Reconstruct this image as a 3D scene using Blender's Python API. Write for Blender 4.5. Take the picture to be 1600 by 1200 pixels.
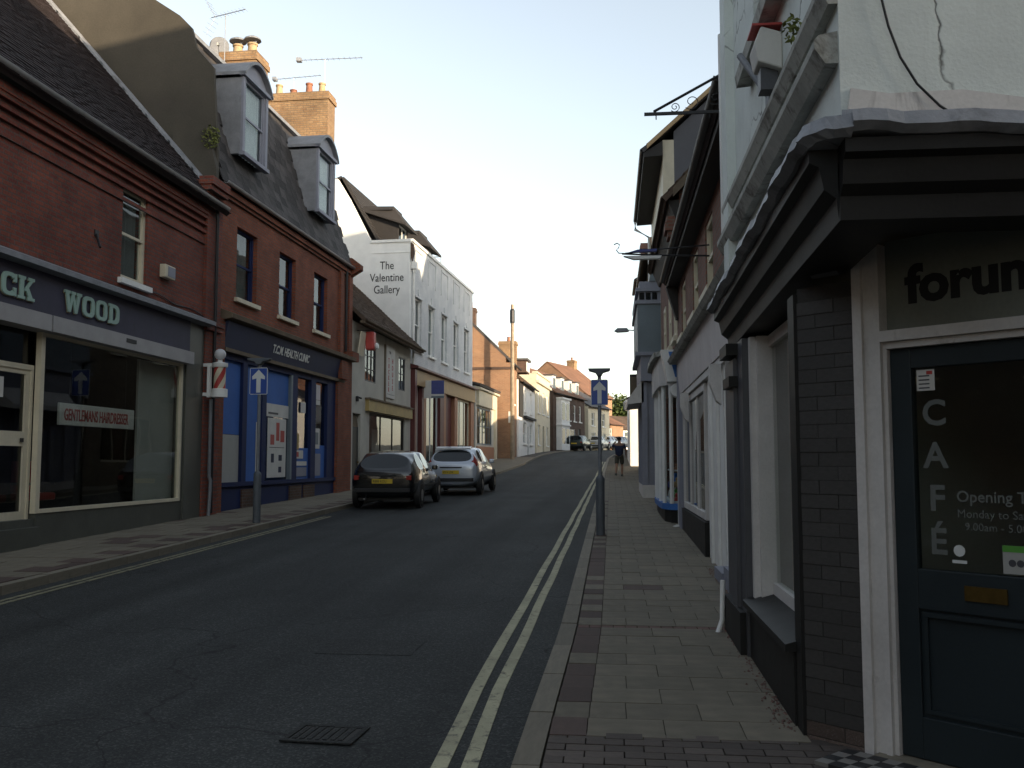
import bpy, bmesh, math, random
from mathutils import Vector, Matrix
random.seed(7)
R = math.radians
SC = bpy.context.scene
for o in list(bpy.data.objects): bpy.data.objects.remove(o)

# ------------------------------------------------------------------ camera, sky, sun, exposure
SUN_AZ = -55.0    # degrees: evening sun behind the viewer on the right, over the right-hand roofs
SUN_EL = 8.0
cam = bpy.data.cameras.new("camera"); camo = bpy.data.objects.new("camera", cam)
SC.collection.objects.link(camo); SC.camera = camo
cam.sensor_width = 36.0; cam.lens = 36.0 * 1480 / 1600; cam.clip_start = .05; cam.clip_end = 2000
camo.location = (0, 0, 1.6)
camo.rotation_euler = (R(90) + math.atan(122 / 1480.), 0, R(6.0))

W = bpy.data.worlds.new("World"); SC.world = W; W.use_nodes = True
nt = W.node_tree; nt.nodes.clear()
wo = nt.nodes.new("ShaderNodeOutputWorld"); bg = nt.nodes.new("ShaderNodeBackground")
sky = nt.nodes.new("ShaderNodeTexSky"); sky.sky_type = 'NISHITA'; sky.sun_disc = False
sky.sun_elevation = R(SUN_EL); sky.sun_rotation = R(180 + SUN_AZ)
sky.air_density = 1.0; sky.dust_density = 1.0; sky.ozone_density = 1.0; sky.altitude = 0
hsv = nt.nodes.new("ShaderNodeHueSaturation"); hsv.inputs['Saturation'].default_value = .5; hsv.inputs['Value'].default_value = 1.0
nt.links.new(sky.outputs[0], hsv.inputs['Color']); nt.links.new(hsv.outputs[0], bg.inputs[0])
bg.inputs[1].default_value = .15
nt.links.new(bg.outputs[0], wo.inputs[0])

sl = bpy.data.lights.new("sun", 'SUN'); slo = bpy.data.objects.new("sun", sl); SC.collection.objects.link(slo)
sl.energy = 2.8; sl.angle = R(.5); sl.color = (1.0, .80, .56)
sd = Vector((math.sin(R(SUN_AZ)) * math.cos(R(SUN_EL)), math.cos(R(SUN_AZ)) * math.cos(R(SUN_EL)), -math.sin(R(SUN_EL))))
slo.rotation_euler = sd.to_track_quat('-Z', 'Y').to_euler(); slo.location = (0, -30, 40)
SC.view_settings.view_transform = 'Standard'; SC.view_settings.look = 'None'
SC.view_settings.exposure = 1.55; SC.view_settings.gamma = 1.0
SC.render.resolution_x = 1024; SC.render.resolution_y = 768

# ------------------------------------------------------------------ helpers
def _base(y):
    z = .021 * min(y, 42)
    if y > 42: z += .05 * min(y - 42, 22)
    if y > 64: z += .03 * min(y - 64, 18)
    if y > 82: z += .02 * (y - 82)
    return z
def g(y): return sum(_base(y + d) for d in (-4, -3, -2, -1, 0, 1, 2, 3, 4)) / 9.0
def interp(tab, y):
    if y <= tab[0][0]: return tab[0][1]
    for (a, b), (c, d) in zip(tab, tab[1:]):
        if y <= c: return b + (d - b) * (y - a) / (c - a)
    return tab[-1][1]
KL = [(-60, -6.68), (36, -6.68), (40, -6.3), (45, -5.55), (54, -5.0), (69, -4.9), (80, -4.7), (90, -3.9), (100, -2.6), (115, .4), (140, 7)]
KR = [(-60, -.5), (5, -.5), (8, -.45), (46, -.45), (60, -.3), (75, .5), (90, 2.2), (110, 6), (140, 14)]
def kl(y): return interp(KL, y)
def kr(y): return interp(KR, y)

COL = SC.collection
ZOFF = {}
class Fr:      # a frame maps (o outward, u along, z) to local coordinates
    def __init__(s, f, flip): s.f = f; s.flip = flip
WORLD = Fr(lambda a, b, c: (a, b, c), False)
class MB:
    def __init__(s, fr=WORLD): s.v = []; s.f = []; s.fr = fr
    def add(s, vs, fs):
        n = len(s.v); F = s.fr.f
        s.v += [F(*p) for p in vs]
        for f in fs:
            f = [n + i for i in f]
            s.f.append(f[::-1] if s.fr.flip else f)
        return s
    def box(s, a0, a1, b0, b1, c0, c1):
        if a0 > a1: a0, a1 = a1, a0
        if b0 > b1: b0, b1 = b1, b0
        if c0 > c1: c0, c1 = c1, c0
        return s.add([(a0, b0, c0), (a1, b0, c0), (a1, b1, c0), (a0, b1, c0), (a0, b0, c1), (a1, b0, c1), (a1, b1, c1), (a0, b1, c1)],
              [(0, 3, 2, 1), (4, 5, 6, 7), (0, 1, 5, 4), (1, 2, 6, 5), (2, 3, 7, 6), (3, 0, 4, 7)])
    def hexa(s, P):   # 8 points ordered like box
        return s.add(P, [(0, 3, 2, 1), (4, 5, 6, 7), (0, 1, 5, 4), (1, 2, 6, 5), (2, 3, 7, 6), (3, 0, 4, 7)])
    def prism(s, poly, ax, t0, t1):   # poly in the other two axes (in a,b,c order), extruded along ax
        n = len(poly); ar = sum(poly[i][0] * poly[(i + 1) % n][1] - poly[(i + 1) % n][0] * poly[i][1] for i in range(n))
        if (ar < 0) != (ax == 1): poly = poly[::-1]
        def P(p, t): return (t, p[0], p[1]) if ax == 0 else ((p[0], t, p[1]) if ax == 1 else (p[0], p[1], t))
        vs = [P(p, t0) for p in poly] + [P(p, t1) for p in poly]
        return s.add(vs, [tuple(range(n))[::-1], tuple(range(n, 2 * n))] + [(i, (i + 1) % n, n + (i + 1) % n, n + i) for i in range(n)])
    def tube(s, pts, r, n=6, cap=True):
        pts = [Vector(p) for p in pts]; rs = r if isinstance(r, (list, tuple)) else [r] * len(pts)
        vs = []; fs = []
        for i, p in enumerate(pts):
            d = (pts[min(i + 1, len(pts) - 1)] - pts[max(i - 1, 0)]).normalized()
            a = d.cross(Vector((0, 0, 1)) if abs(d.z) < .9 else Vector((1, 0, 0))).normalized(); b = d.cross(a)
            for k in range(n):
                t = 2 * math.pi * k / n; q = p + (a * math.cos(t) + b * math.sin(t)) * rs[i]; vs.append(tuple(q))
        for i in range(len(pts) - 1):
            for k in range(n):
                fs.append((i * n + k, (i + 1) * n + k, (i + 1) * n + (k + 1) % n, i * n + (k + 1) % n))
        if cap:
            fs.append(tuple(range(n))); m = (len(pts) - 1) * n; fs.append(tuple(m + k for k in range(n))[::-1])
        return s.add(vs, fs)
    def lathe(s, c, prof, n=16, ax=2, ang=2 * math.pi):   # prof [(r, h)]
        vs = []; fs = []
        for (r, h) in prof:
            for k in range(n):
                t = ang * k / n; p = (r * math.cos(t), r * math.sin(t), h)
                if ax == 0: p = (h, p[0], p[1])
                elif ax == 1: p = (p[1], h, p[0])
                vs.append((c[0] + p[0], c[1] + p[1], c[2] + p[2]))
        for i in range(len(prof) - 1):
            for k in range(n):
                fs.append((i * n + k, i * n + (k + 1) % n, (i + 1) * n + (k + 1) % n, (i + 1) * n + k))
        fs.append(tuple(range(n))[::-1]); m = (len(prof) - 1) * n; fs.append(tuple(m + k for k in range(n)))
        return s.add(vs, fs)
    def mesh(s, name):
        me = bpy.data.meshes.new(name); me.from_pydata(s.v, [], s.f); me.update(); return me
    def obj(s, name, mat, parent=None, smooth=False, kind=None, label=None, bevel=0):
        me = s.mesh(name); o = link(name, me, mat, parent)
        if smooth: smooth_me(me)
        if kind: o['kind'] = kind
        if label: o['label'] = label
        if bevel:
            m = o.modifiers.new("bevel", 'BEVEL'); m.width = bevel; m.segments = 2; m.limit_method = 'ANGLE'
        return o
def smooth_me(me, ang=40):
    for p in me.polygons: p.use_smooth = True
    bm = bmesh.new(); bm.from_mesh(me)
    bmesh.ops.recalc_face_normals(bm, faces=bm.faces)
    for e in bm.edges:
        if len(e.link_faces) == 2 and e.calc_face_angle(0) > R(ang): e.smooth = False
    bm.to_mesh(me); bm.free()
def link(name, me, mat, parent=None):
    o = bpy.data.objects.new(name, me); COL.objects.link(o)
    if mat is not None and not me.materials: me.materials.append(mat)
    if parent is not None:
        o.parent = parent
        if parent.name in ZOFF: o.location.z = -ZOFF[parent.name]
    return o
def tag(o, label, cat, group=None):
    o['label'] = label; o['category'] = cat
    if group: o['group'] = group
    return o
def thing(name, label, cat, loc=(0, 0, 0), rz=0, group=None, absz=False):
    o = bpy.data.objects.new(name, None); COL.objects.link(o); o.empty_display_size = .2
    o.location = loc; o.rotation_euler = (0, 0, rz)
    tag(o, label, cat, group)
    if absz: ZOFF[o.name] = loc[2]     # children are drawn with absolute heights
    return o
def copy_tree(o, parent=None):
    c = o.copy(); COL.objects.link(c); c.parent = parent
    for ch in o.children: copy_tree(ch, c)
    return c
def text_mesh(body, size, ext=.004, bold=0.0, align='LEFT', sx=1.0, shear=0, space=1.0):
    cu = bpy.data.curves.new("lettering", 'FONT'); cu.body = body; cu.size = size; cu.extrude = ext; cu.offset = bold; cu.align_x = align; cu.shear = shear
    cu.space_character = space; cu.resolution_u = 3
    t = bpy.data.objects.new("lettering", cu); COL.objects.link(t)
    dg = bpy.context.evaluated_depsgraph_get(); me = bpy.data.meshes.new_from_object(t.evaluated_get(dg))
    bpy.data.objects.remove(t); me.materials.clear()
    for v in me.vertices: v.co.x *= sx
    return me
def text_on(name, body, size, mat, parent, fr, o, u, z, ds=1, **k):
    """lettering on a facade: reads along +/-u, stands out along o. ds=+1 when +u runs to the viewer's right"""
    me = text_mesh(body, size, **k)
    for v in me.vertices:
        x, y, zz = v.co; v.co = Vector(fr.f(o + zz, u + ds * x, z + y))
    bm = bmesh.new(); bm.from_mesh(me); bmesh.ops.recalc_face_normals(bm, faces=bm.faces); bm.to_mesh(me); bm.free()
    return link(name, me, mat, parent)

# ------------------------------------------------------------------ materials
def newmat(name):
    m = bpy.data.materials.new(name); m.use_nodes = True; n = m.node_tree; b = n.nodes["Principled BSDF"]
    return m, n, b
def N(n, t, **k):
    nd = n.nodes.new("ShaderNode" + t)
    for a, v in k.items():
        if a in nd.inputs: nd.inputs[a].default_value = v
        else: setattr(nd, a, v)
    return nd
def scl(c, f): return (min(c[0] * f, 1), min(c[1] * f, 1), min(c[2] * f, 1), 1)
def ramp(n, stops):
    r = n.nodes.new("ShaderNodeValToRGB"); e = r.color_ramp.elements
    e[0].position = stops[0][0]; e[0].color = stops[0][1]; e[1].position = stops[-1][0]; e[1].color = stops[-1][1]
    for p, c in stops[1:-1]:
        x = e.new(p); x.color = c
    return r
def bumpnode(n, b, src, strength, dist=.01):
    bp = N(n, "Bump", Strength=strength, Distance=dist); n.links.new(src, bp.inputs['Height']); n.links.new(bp.outputs[0], b.inputs['Normal']); return bp
def surf(name, c, rough=.6, var=.18, sc=3.0, fine=40, bump=.15, metal=0, spec=.4, rnd=0.0, stain=None, dist=.006):
    """painted / mineral surface: colour patches at two scales, a little relief, uneven gloss"""
    m, n, b = newmat(name); L = n.links
    tc = N(n, "TexCoord"); n1 = N(n, "TexNoise", Scale=sc, Detail=6.0, Roughness=.6); n2 = N(n, "TexNoise", Scale=fine, Detail=4.0)
    L.new(tc.outputs['Object'], n1.inputs['Vector']); L.new(tc.outputs['Object'], n2.inputs['Vector'])
    r1 = ramp(n, [(.3, scl(c, 1 - var)), (.7, scl(c, 1 + var))]); L.new(n1.outputs['Fac'], r1.inputs['Fac'])
    mx = N(n, "MixRGB", blend_type='MULTIPLY', Fac=.5); r2 = ramp(n, [(.35, (1 - var, 1 - var, 1 - var, 1)), (.65, (1.0, 1.0, 1.0, 1))]); L.new(n2.outputs['Fac'], r2.inputs['Fac'])
    L.new(r1.outputs[0], mx.inputs[1]); L.new(r2.outputs[0], mx.inputs[2]); out = mx.outputs[0]
    if stain:
        n3 = N(n, "TexNoise", Scale=stain[1], Detail=8.0, Roughness=.7, Distortion=.6); mp = N(n, "Mapping"); mp.inputs['Scale'].default_value = (1, 1, stain[3] if len(stain) > 3 else .35)
        L.new(tc.outputs['Object'], mp.inputs['Vector']); L.new(mp.outputs[0], n3.inputs['Vector'])
        r3 = ramp(n, [(stain[2], (0, 0, 0, 1)), (stain[2] + .14, (1, 1, 1, 1))]); L.new(n3.outputs['Fac'], r3.inputs['Fac'])
        m3 = N(n, "MixRGB"); L.new(r3.outputs[0], m3.inputs[0]); L.new(out, m3.inputs[1]); m3.inputs[2].default_value = (*stain[0], 1); out = m3.outputs[0]
    if rnd:
        oi = N(n, "ObjectInfo"); mr = N(n, "MapRange"); mr.inputs['To Min'].default_value = 1 - rnd; mr.inputs['To Max'].default_value = 1 + rnd * .6
        L.new(oi.outputs['Random'], mr.inputs['Value']); m4 = N(n, "MixRGB", blend_type='MULTIPLY', Fac=1.0); L.new(out, m4.inputs[1]); L.new(mr.outputs[0], m4.inputs[2]); out = m4.outputs[0]
    L.new(out, b.inputs['Base Color'])
    rr = N(n, "MapRange"); rr.inputs['To Min'].default_value = max(rough - .1, .02); rr.inputs['To Max'].default_value = min(rough + .1, 1); L.new(n1.outputs['Fac'], rr.inputs['Value']); L.new(rr.outputs[0], b.inputs['Roughness'])
    b.inputs['Metallic'].default_value = metal; b.inputs['Specular IOR Level'].default_value = spec
    if bump: bumpnode(n, b, n2.outputs['Fac'], bump, dist)
    return m
def facecoord(n):
    """(along, up, 0) on any vertical face, from object coordinates"""
    tc = N(n, "TexCoord"); so = N(n, "SeparateXYZ"); sn = N(n, "SeparateXYZ"); L = n.links
    L.new(tc.outputs['Object'], so.inputs[0]); L.new(tc.outputs['Normal'], sn.inputs[0])
    ab = N(n, "Math", operation='ABSOLUTE'); L.new(sn.outputs['X'], ab.inputs[0]); gt = N(n, "Math", operation='GREATER_THAN'); L.new(ab.outputs[0], gt.inputs[0]); gt.inputs[1].default_value = .6
    mf = N(n, "Mix"); L.new(gt.outputs[0], mf.inputs[0]); L.new(so.outputs['X'], mf.inputs[2]); L.new(so.outputs['Y'], mf.inputs[3])
    cb = N(n, "CombineXYZ"); L.new(mf.outputs[0], cb.inputs[0]); L.new(so.outputs['Z'], cb.inputs[1])
    return tc, cb.outputs[0]
def brick(name, c1, c2, mortar, bw=.225, bh=.075, ms=.012, rough=.85, soot=.35, bump=.6):
    m, n, b = newmat(name); L = n.links; tc, vec = facecoord(n)
    br = N(n, "TexBrick", Scale=1.0); br.inputs['Color1'].default_value = (*c1, 1); br.inputs['Color2'].default_value = (*c2, 1); br.inputs['Mortar'].default_value = (*mortar, 1)
    br.inputs['Mortar Size'].default_value = ms; br.inputs['Brick Width'].default_value = bw; br.inputs['Row Height'].default_value = bh; br.inputs['Bias'].default_value = -.1
    L.new(vec, br.inputs['Vector'])
    n1 = N(n, "TexNoise", Scale=1.1, Detail=7.0, Roughness=.65); L.new(tc.outputs['Object'], n1.inputs['Vector'])
    n2 = N(n, "TexNoise", Scale=30.0, Detail=4.0); L.new(tc.outputs['Object'], n2.inputs['Vector'])
    r1 = ramp(n, [(.32, (1 - soot, 1 - soot, 1 - soot * .9, 1)), (.68, (1.15, 1.12, 1.1, 1))]); L.new(n1.outputs['Fac'], r1.inputs['Fac'])
    mx = N(n, "MixRGB", blend_type='MULTIPLY', Fac=1.0); L.new(br.outputs['Color'], mx.inputs[1]); L.new(r1.outputs[0], mx.inputs[2])
    r2 = ramp(n, [(.3, (.7, .7, .7, 1)), (.7, (1.1, 1.1, 1.1, 1))]); L.new(n2.outputs['Fac'], r2.inputs['Fac'])
    m2 = N(n, "MixRGB", blend_type='MULTIPLY', Fac=.8); L.new(mx.outputs[0], m2.inputs[1]); L.new(r2.outputs[0], m2.inputs[2])
    L.new(m2.outputs[0], b.inputs['Base Color']); b.inputs['Roughness'].default_value = rough; b.inputs['Specular IOR Level'].default_value = .25
    ad = N(n, "Math", operation='MULTIPLY_ADD'); L.new(br.outputs['Fac'], ad.inputs[0]); ad.inputs[1].default_value = -1.0; L.new(n2.outputs['Fac'], ad.inputs[2])
    bumpnode(n, b, ad.outputs[0], bump, .008)
    return m
def cracked(name, c, crack=(.1, .1, .09), stain=(.25, .25, .22), amount=.012):
    """old painted render: patchy off-white, hairline cracks, green-grey streaks"""
    m, n, b = newmat(name); L = n.links; tc = N(n, "TexCoord")
    n1 = N(n, "TexNoise", Scale=1.6, Detail=8.0, Roughness=.65); L.new(tc.outputs['Object'], n1.inputs['Vector'])
    r1 = ramp(n, [(.3, scl(c, .80)), (.7, scl(c, 1.05))]); L.new(n1.outputs['Fac'], r1.inputs['Fac'])
    n4 = N(n, "TexNoise", Scale=2.6, Detail=5.0); L.new(tc.outputs['Object'], n4.inputs['Vector'])
    av = N(n, "VectorMath", operation='MULTIPLY_ADD'); L.new(n4.outputs['Color'], av.inputs[0]); av.inputs[1].default_value = (.35, .35, .35); L.new(tc.outputs['Object'], av.inputs[2])
    vo = N(n, "TexVoronoi", feature='DISTANCE_TO_EDGE', Scale=1.15); L.new(av.outputs[0], vo.inputs['Vector'])
    rc = ramp(n, [(0.0, (1, 1, 1, 1)), (amount, (0, 0, 0, 1))]); L.new(vo.outputs['Distance'], rc.inputs['Fac'])
    nm = N(n, "TexNoise", Scale=.9, Detail=2.0); L.new(tc.outputs['Object'], nm.inputs['Vector']); rm = ramp(n, [(.47, (0, 0, 0, 1)), (.6, (1, 1, 1, 1))]); L.new(nm.outputs['Fac'], rm.inputs['Fac'])
    mm = N(n, "MixRGB", blend_type='MULTIPLY', Fac=1.0); L.new(rc.outputs[0], mm.inputs[1]); L.new(rm.outputs[0], mm.inputs[2])
    m1 = N(n, "MixRGB"); L.new(mm.outputs[0], m1.inputs[0]); L.new(r1.outputs[0], m1.inputs[1]); m1.inputs[2].default_value = (*crack, 1)
    mp = N(n, "Mapping"); mp.inputs['Scale'].default_value = (3, 3, .5); L.new(tc.outputs['Object'], mp.inputs['Vector']); n5 = N(n, "TexNoise", Scale=1.5, Detail=8.0, Roughness=.7); L.new(mp.outputs[0], n5.inputs['Vector'])
    r5 = ramp(n, [(.58, (0, 0, 0, 1)), (.8, (.5, .5, .5, 1))]); L.new(n5.outputs['Fac'], r5.inputs['Fac'])
    m2 = N(n, "MixRGB"); L.new(r5.outputs[0], m2.inputs[0]); L.new(m1.outputs[0], m2.inputs[1]); m2.inputs[2].default_value = (*stain, 1)
    L.new(m2.outputs[0], b.inputs['Base Color']); b.inputs['Roughness'].default_value = .75; b.inputs['Specular IOR Level'].default_value = .3
    nf = N(n, "TexNoise", Scale=60.0, Detail=3.0); L.new(tc.outputs['Object'], nf.inputs['Vector'])
    ad = N(n, "Math", operation='MULTIPLY_ADD'); L.new(mm.outputs[0], ad.inputs[0]); ad.inputs[1].default_value = -1.5; L.new(nf.outputs['Fac'], ad.inputs[2]); bumpnode(n, b, ad.outputs[0], .35, .006)
    return m
def glassmat(name, tint=(.75, .8, .8), rough=.015, ior=1.5):
    m = bpy.data.materials.new(name); m.use_nodes = True; n = m.node_tree; n.nodes.clear(); L = n.links
    o = N(n, "OutputMaterial"); mx = N(n, "MixShader"); fr = N(n, "Fresnel", IOR=ior); tr = N(n, "BsdfTransparent"); tr.inputs[0].default_value = (*tint, 1)
    gl = N(n, "BsdfGlossy", Roughness=rough); gl.inputs[0].default_value = (1, 1, 1, 1)
    tc = N(n, "TexCoord"); nz = N(n, "TexNoise", Scale=1.3, Detail=1.0); L.new(tc.outputs['Object'], nz.inputs['Vector']); bp = N(n, "Bump", Strength=.08, Distance=.02); L.new(nz.outputs['Fac'], bp.inputs['Height']); L.new(bp.outputs[0], gl.inputs['Normal'])
    ge = N(n, "NewGeometry"); iv = N(n, "Math", operation='SUBTRACT'); iv.inputs[0].default_value = 1.0; L.new(ge.outputs['Backfacing'], iv.inputs[1]); ml = N(n, "Math", operation='MULTIPLY'); L.new(fr.outputs[0], ml.inputs[0]); L.new(iv.outputs[0], ml.inputs[1])
    L.new(ml.outputs[0], mx.inputs[0]); L.new(tr.outputs[0], mx.inputs[1]); L.new(gl.outputs[0], mx.inputs[2]); L.new(mx.outputs[0], o.inputs[0]); return m
def flat(name, c, rough=.5, metal=0, spec=.5, coat=0):
    m, n, b = newmat(name); b.inputs['Base Color'].default_value = (*c, 1); b.inputs['Roughness'].default_value = rough; b.inputs['Metallic'].default_value = metal; b.inputs['Specular IOR Level'].default_value = spec
    b.inputs['Coat Weight'].default_value = coat; b.inputs['Coat Roughness'].default_value = .04
    return m
M = {}
def asphalt(name, c):
    m, n, b = newmat(name); L = n.links; tc = N(n, "TexCoord")
    big = N(n, "TexNoise", Scale=.45, Detail=6.0, Roughness=.6); L.new(tc.outputs['Object'], big.inputs['Vector'])
    mp = N(n, "Mapping"); mp.inputs['Scale'].default_value = (1.3, .05, 1); L.new(tc.outputs['Object'], mp.inputs['Vector']); trk = N(n, "TexNoise", Scale=1.0, Detail=3.0); L.new(mp.outputs[0], trk.inputs['Vector'])
    vo = N(n, "TexVoronoi", Scale=85.0); L.new(tc.outputs['Object'], vo.inputs['Vector'])
    fn = N(n, "TexNoise", Scale=45.0, Detail=5.0, Roughness=.8); L.new(tc.outputs['Object'], fn.inputs['Vector'])
    r1 = ramp(n, [(.3, scl(c, .72)), (.7, scl(c, 1.22))]); L.new(big.outputs['Fac'], r1.inputs['Fac'])
    r2 = ramp(n, [(.35, (.72, .72, .72, 1)), (.65, (1.25, 1.25, 1.25, 1))]); L.new(trk.outputs['Fac'], r2.inputs['Fac'])
    sp = N(n, "SeparateColor"); L.new(vo.outputs['Color'], sp.inputs[0]); r3 = ramp(n, [(.0, (.55, .55, .55, 1)), (.75, (1.05, 1.05, 1.05, 1)), (1.0, (2.3, 2.2, 2.05, 1))]); L.new(sp.outputs[0], r3.inputs['Fac'])
    a = N(n, "MixRGB", blend_type='MULTIPLY', Fac=1.0); L.new(r1.outputs[0], a.inputs[1]); L.new(r2.outputs[0], a.inputs[2])
    d = N(n, "MixRGB", blend_type='MULTIPLY', Fac=.9); L.new(a.outputs[0], d.inputs[1]); L.new(r3.outputs[0], d.inputs[2])
    wn = N(n, "TexNoise", Scale=1.2, Detail=6.0); L.new(tc.outputs['Object'], wn.inputs['Vector']); av = N(n, "VectorMath", operation='MULTIPLY_ADD'); L.new(wn.outputs['Color'], av.inputs[0]); av.inputs[1].default_value = (.9, .9, .9); L.new(tc.outputs['Object'], av.inputs[2])
    cr = N(n, "TexVoronoi", feature='DISTANCE_TO_EDGE', Scale=.28); L.new(av.outputs[0], cr.inputs['Vector']); rc = ramp(n, [(0, (1, 1, 1, 1)), (.004, (0, 0, 0, 1))]); L.new(cr.outputs['Distance'], rc.inputs['Fac'])
    e = N(n, "MixRGB"); L.new(rc.outputs[0], e.inputs[0]); L.new(d.outputs[0], e.inputs[1]); e.inputs[2].default_value = (.012, .012, .012, 1)
    L.new(e.outputs[0], b.inputs['Base Color']); b.inputs['Roughness'].default_value = .85; b.inputs['Specular IOR Level'].default_value = .3
    bumpnode(n, b, fn.outputs['Fac'], .6, .012); return m
M['asphalt'] = asphalt('asphalt', (.035, .038, .037))
M['asphalt2'] = asphalt('asphalt_patch', (.031, .033, .032))
M['slab'] = surf('paving_slab', (.190, .166, .122), .85, .2, 2.5, 90, .4, rnd=.14, stain=((.10, .09, .075), 2.2, .6, 1))
M['slabdark'] = surf('dark_paving', (.10, .068, .056), .85, .18, 3, 90, .3, rnd=.2)
M['block'] = surf('paving_block', (.105, .085, .072), .85, .2, 5, 90, .3, rnd=.3)
M['sett'] = surf('red_sett', (.15, .085, .07), .85, .2, 5, 90, .3, rnd=.3)
M['joint'] = surf('joint_dirt', (.075, .066, .056), .95, .2, 5, 60, .3)
M['kerb'] = surf('kerb_granite', (.205, .18, .135), .8, .16, 5, 120, .35, rnd=.2, stain=((.1, .1, .08), 3, .6, 1))
M['yellow'] = surf('yellow_paint', (.42, .395, .26), .8, .25, 2.0, 90, .4, stain=((.075, .075, .066), 12.0, .545, 1))
M['yellowworn'] = surf('worn_yellow_paint', (.24, .225, .14), .8, .22, 2.0, 90, .4, stain=((.05, .05, .046), 9.0, .50, 1))
M['tileD'] = surf('dark_grey_tile', (.032, .029, .028), .85, .25, 1.2, 25, .4)
M['earth'] = surf('earth', (.07, .065, .05), .95, .2, .4, 10, .2)
M['brickA'] = brick('red_brick', (.27, .078, .048), (.19, .054, .040), (.14, .095, .08), soot=.4)
M['brickB'] = brick('brown_red_brick', (.29, .088, .046), (.215, .066, .038), (.16, .10, .075), soot=.3)
M['brickF'] = brick('orange_brick', (.36, .20, .11), (.29, .15, .085), (.31, .235, .165), soot=.2)
M['brickT'] = brick('tan_brick', (.36, .235, .125), (.28, .165, .085), (.22, .165, .11), soot=.3)
M['brickD'] = brick('dark_brick', (.12, .07, .05), (.09, .055, .04), (.12, .1, .085), soot=.3)
M['brickW'] = brick('white_painted_brick', (.70, .72, .72), (.66, .68, .69), (.58, .60, .61), soot=.14, bump=.4)
M['brickR'] = brick('right_red_brick', (.25, .115, .08), (.2, .085, .06), (.18, .14, .11), soot=.3)
M['pier'] = surf('painted_dark_brick', (.060, .057, .053), .6, .2, 6, 60, .35, rnd=.15, stain=((.12, .10, .085), 9, .66, 1))
M['pierbase'] = surf('worn_brick', (.15, .11, .09), .85, .3, 8, 60, .5, rnd=.4, stain=((.4, .38, .35), 14, .58, 1))
M['mortar'] = surf('mortar', (.048, .046, .043), .95, .2, 9, 60, .4)
M['rendA'] = surf('brown_render', (.072, .064, .050), .9, .25, .7, 25, .35, stain=((.07, .06, .05), .9, .55, .5))
M['white'] = surf('white_gloss_paint', (.76, .76, .73), .45, .08, 4, 60, .08, stain=((.42, .40, .36), 5, .66))
M['whitebright'] = surf('white_masonry', (.82, .82, .79), .7, .07, 2, 60, .1, stain=((.5, .48, .43), 2, .66))
M['cream'] = surf('cream_paint', (.62, .56, .42), .6, .1, 3, 60, .1, stain=((.4, .36, .27), 3, .64))
M['creamgrey'] = surf('cream_grey_render', (.50, .48, .42), .8, .12, 1.2, 40, .2, stain=((.28, .26, .22), 1.4, .6))
M['dirtywhite'] = surf('weathered_white', (.62, .595, .565), .7, .14, 2, 50, .15, stain=((.27, .24, .22), 3, .6))
M['render'] = cracked('cracked_white_render', (.70, .745, .705))
M['moulding'] = surf('mossy_moulding', (.40, .40, .36), .85, .2, 4, 40, .4, stain=((.13, .12, .10), 5, .52, 1))
M['lead'] = surf('lead_sheet', (.25, .26, .28), .55, .2, 3, 30, .3, stain=((.13, .13, .135), 4, .52, .3), dist=.012)
M['leadgrey'] = surf('grey_lead', (.22, .23, .25), .6, .2, 4, 40, .3)
M['blackpaint'] = surf('charcoal_gloss', (.015, .015, .0145), .55, .25, 3, 50, .12, spec=.25)
M['doorgrey'] = surf('slate_blue_door_paint', (.017, .026, .030), .5, .12, 2, 60, .1)
M['pilgrey'] = surf('dark_grey_paint', (.075, .077, .085), .5, .15, 3, 60, .1)
M['graygreen'] = surf('grey_green_tile', (.085, .088, .075), .4, .2, 2, 40, .1, stain=((.05, .05, .04), 3, .6))
M['navy'] = surf('navy_fascia', (.040, .046, .082), .65, .12, 2, 50, .08, spec=.2)
M['mauve'] = surf('mauve_grey_fascia', (.066, .064, .092), .65, .15, 2.5, 50, .08, spec=.2, stain=((.05, .05, .06), 3, .6))
M['silverbox'] = surf('grey_shutter_box', (.34, .33, .33), .5, .1, 3, 50, .05, stain=((.24, .22, .21), 4, .62))
M['blue'] = surf('blue_film', (.065, .150, .42), .7, .12, 1.2, 40, .05, spec=.2)
M['darkblue'] = surf('dark_blue_paint', (.016, .026, .085), .65, .15, 2, 40, .08, spec=.2)
M['brightblue'] = surf('bright_blue_paint', (.05, .17, .48), .5, .1, 4, 40, .05)
M['slate'] = surf('slate', (.068, .062, .060), .75, .3, 3, 30, .5, rnd=.5, dist=.012, spec=.2, stain=((.10, .10, .07), 2.5, .62, .5))
M['slatefar'] = surf('slate_far', (.075, .068, .066), .6, .25, 1.2, 14, .3)
M['tileA'] = surf('plain_tile', (.036, .027, .028), .8, .35, 1.0, 25, .4)
M['tileB'] = surf('brown_tile', (.10, .068, .048), .85, .3, 1.2, 25, .4, stain=((.13, .11, .06), 3, .6, 1))
M['tileR'] = surf('red_tile', (.20, .105, .065), .85, .25, .8, 15, .3)
M['pot'] = surf('terracotta', (.28, .12, .07), .8, .2, 6, 40, .2)
M['potbuff'] = surf('buff_clay', (.42, .30, .17), .8, .2, 6, 40, .2)
M['iron'] = surf('black_iron', (.02, .02, .022), .45, .2, 8, 60, .1)
M['alu'] = surf('weathered_aluminium', (.42, .42, .43), .45, .12, 6, 60, .05, metal=.6)
M['galv'] = surf('galvanised_steel', (.22, .235, .255), .5, .15, 5, 60, .08, metal=.3)
M['postgrey'] = surf('grey_post_paint', (.10, .112, .125), .5, .15, 5, 60, .08)
M['maroon'] = surf('maroon_paint', (.115, .032, .030), .45, .12, 3, 60, .06)
M['tan'] = surf('tan_fascia', (.44, .30, .15), .55, .1, 2, 50, .06)
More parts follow.
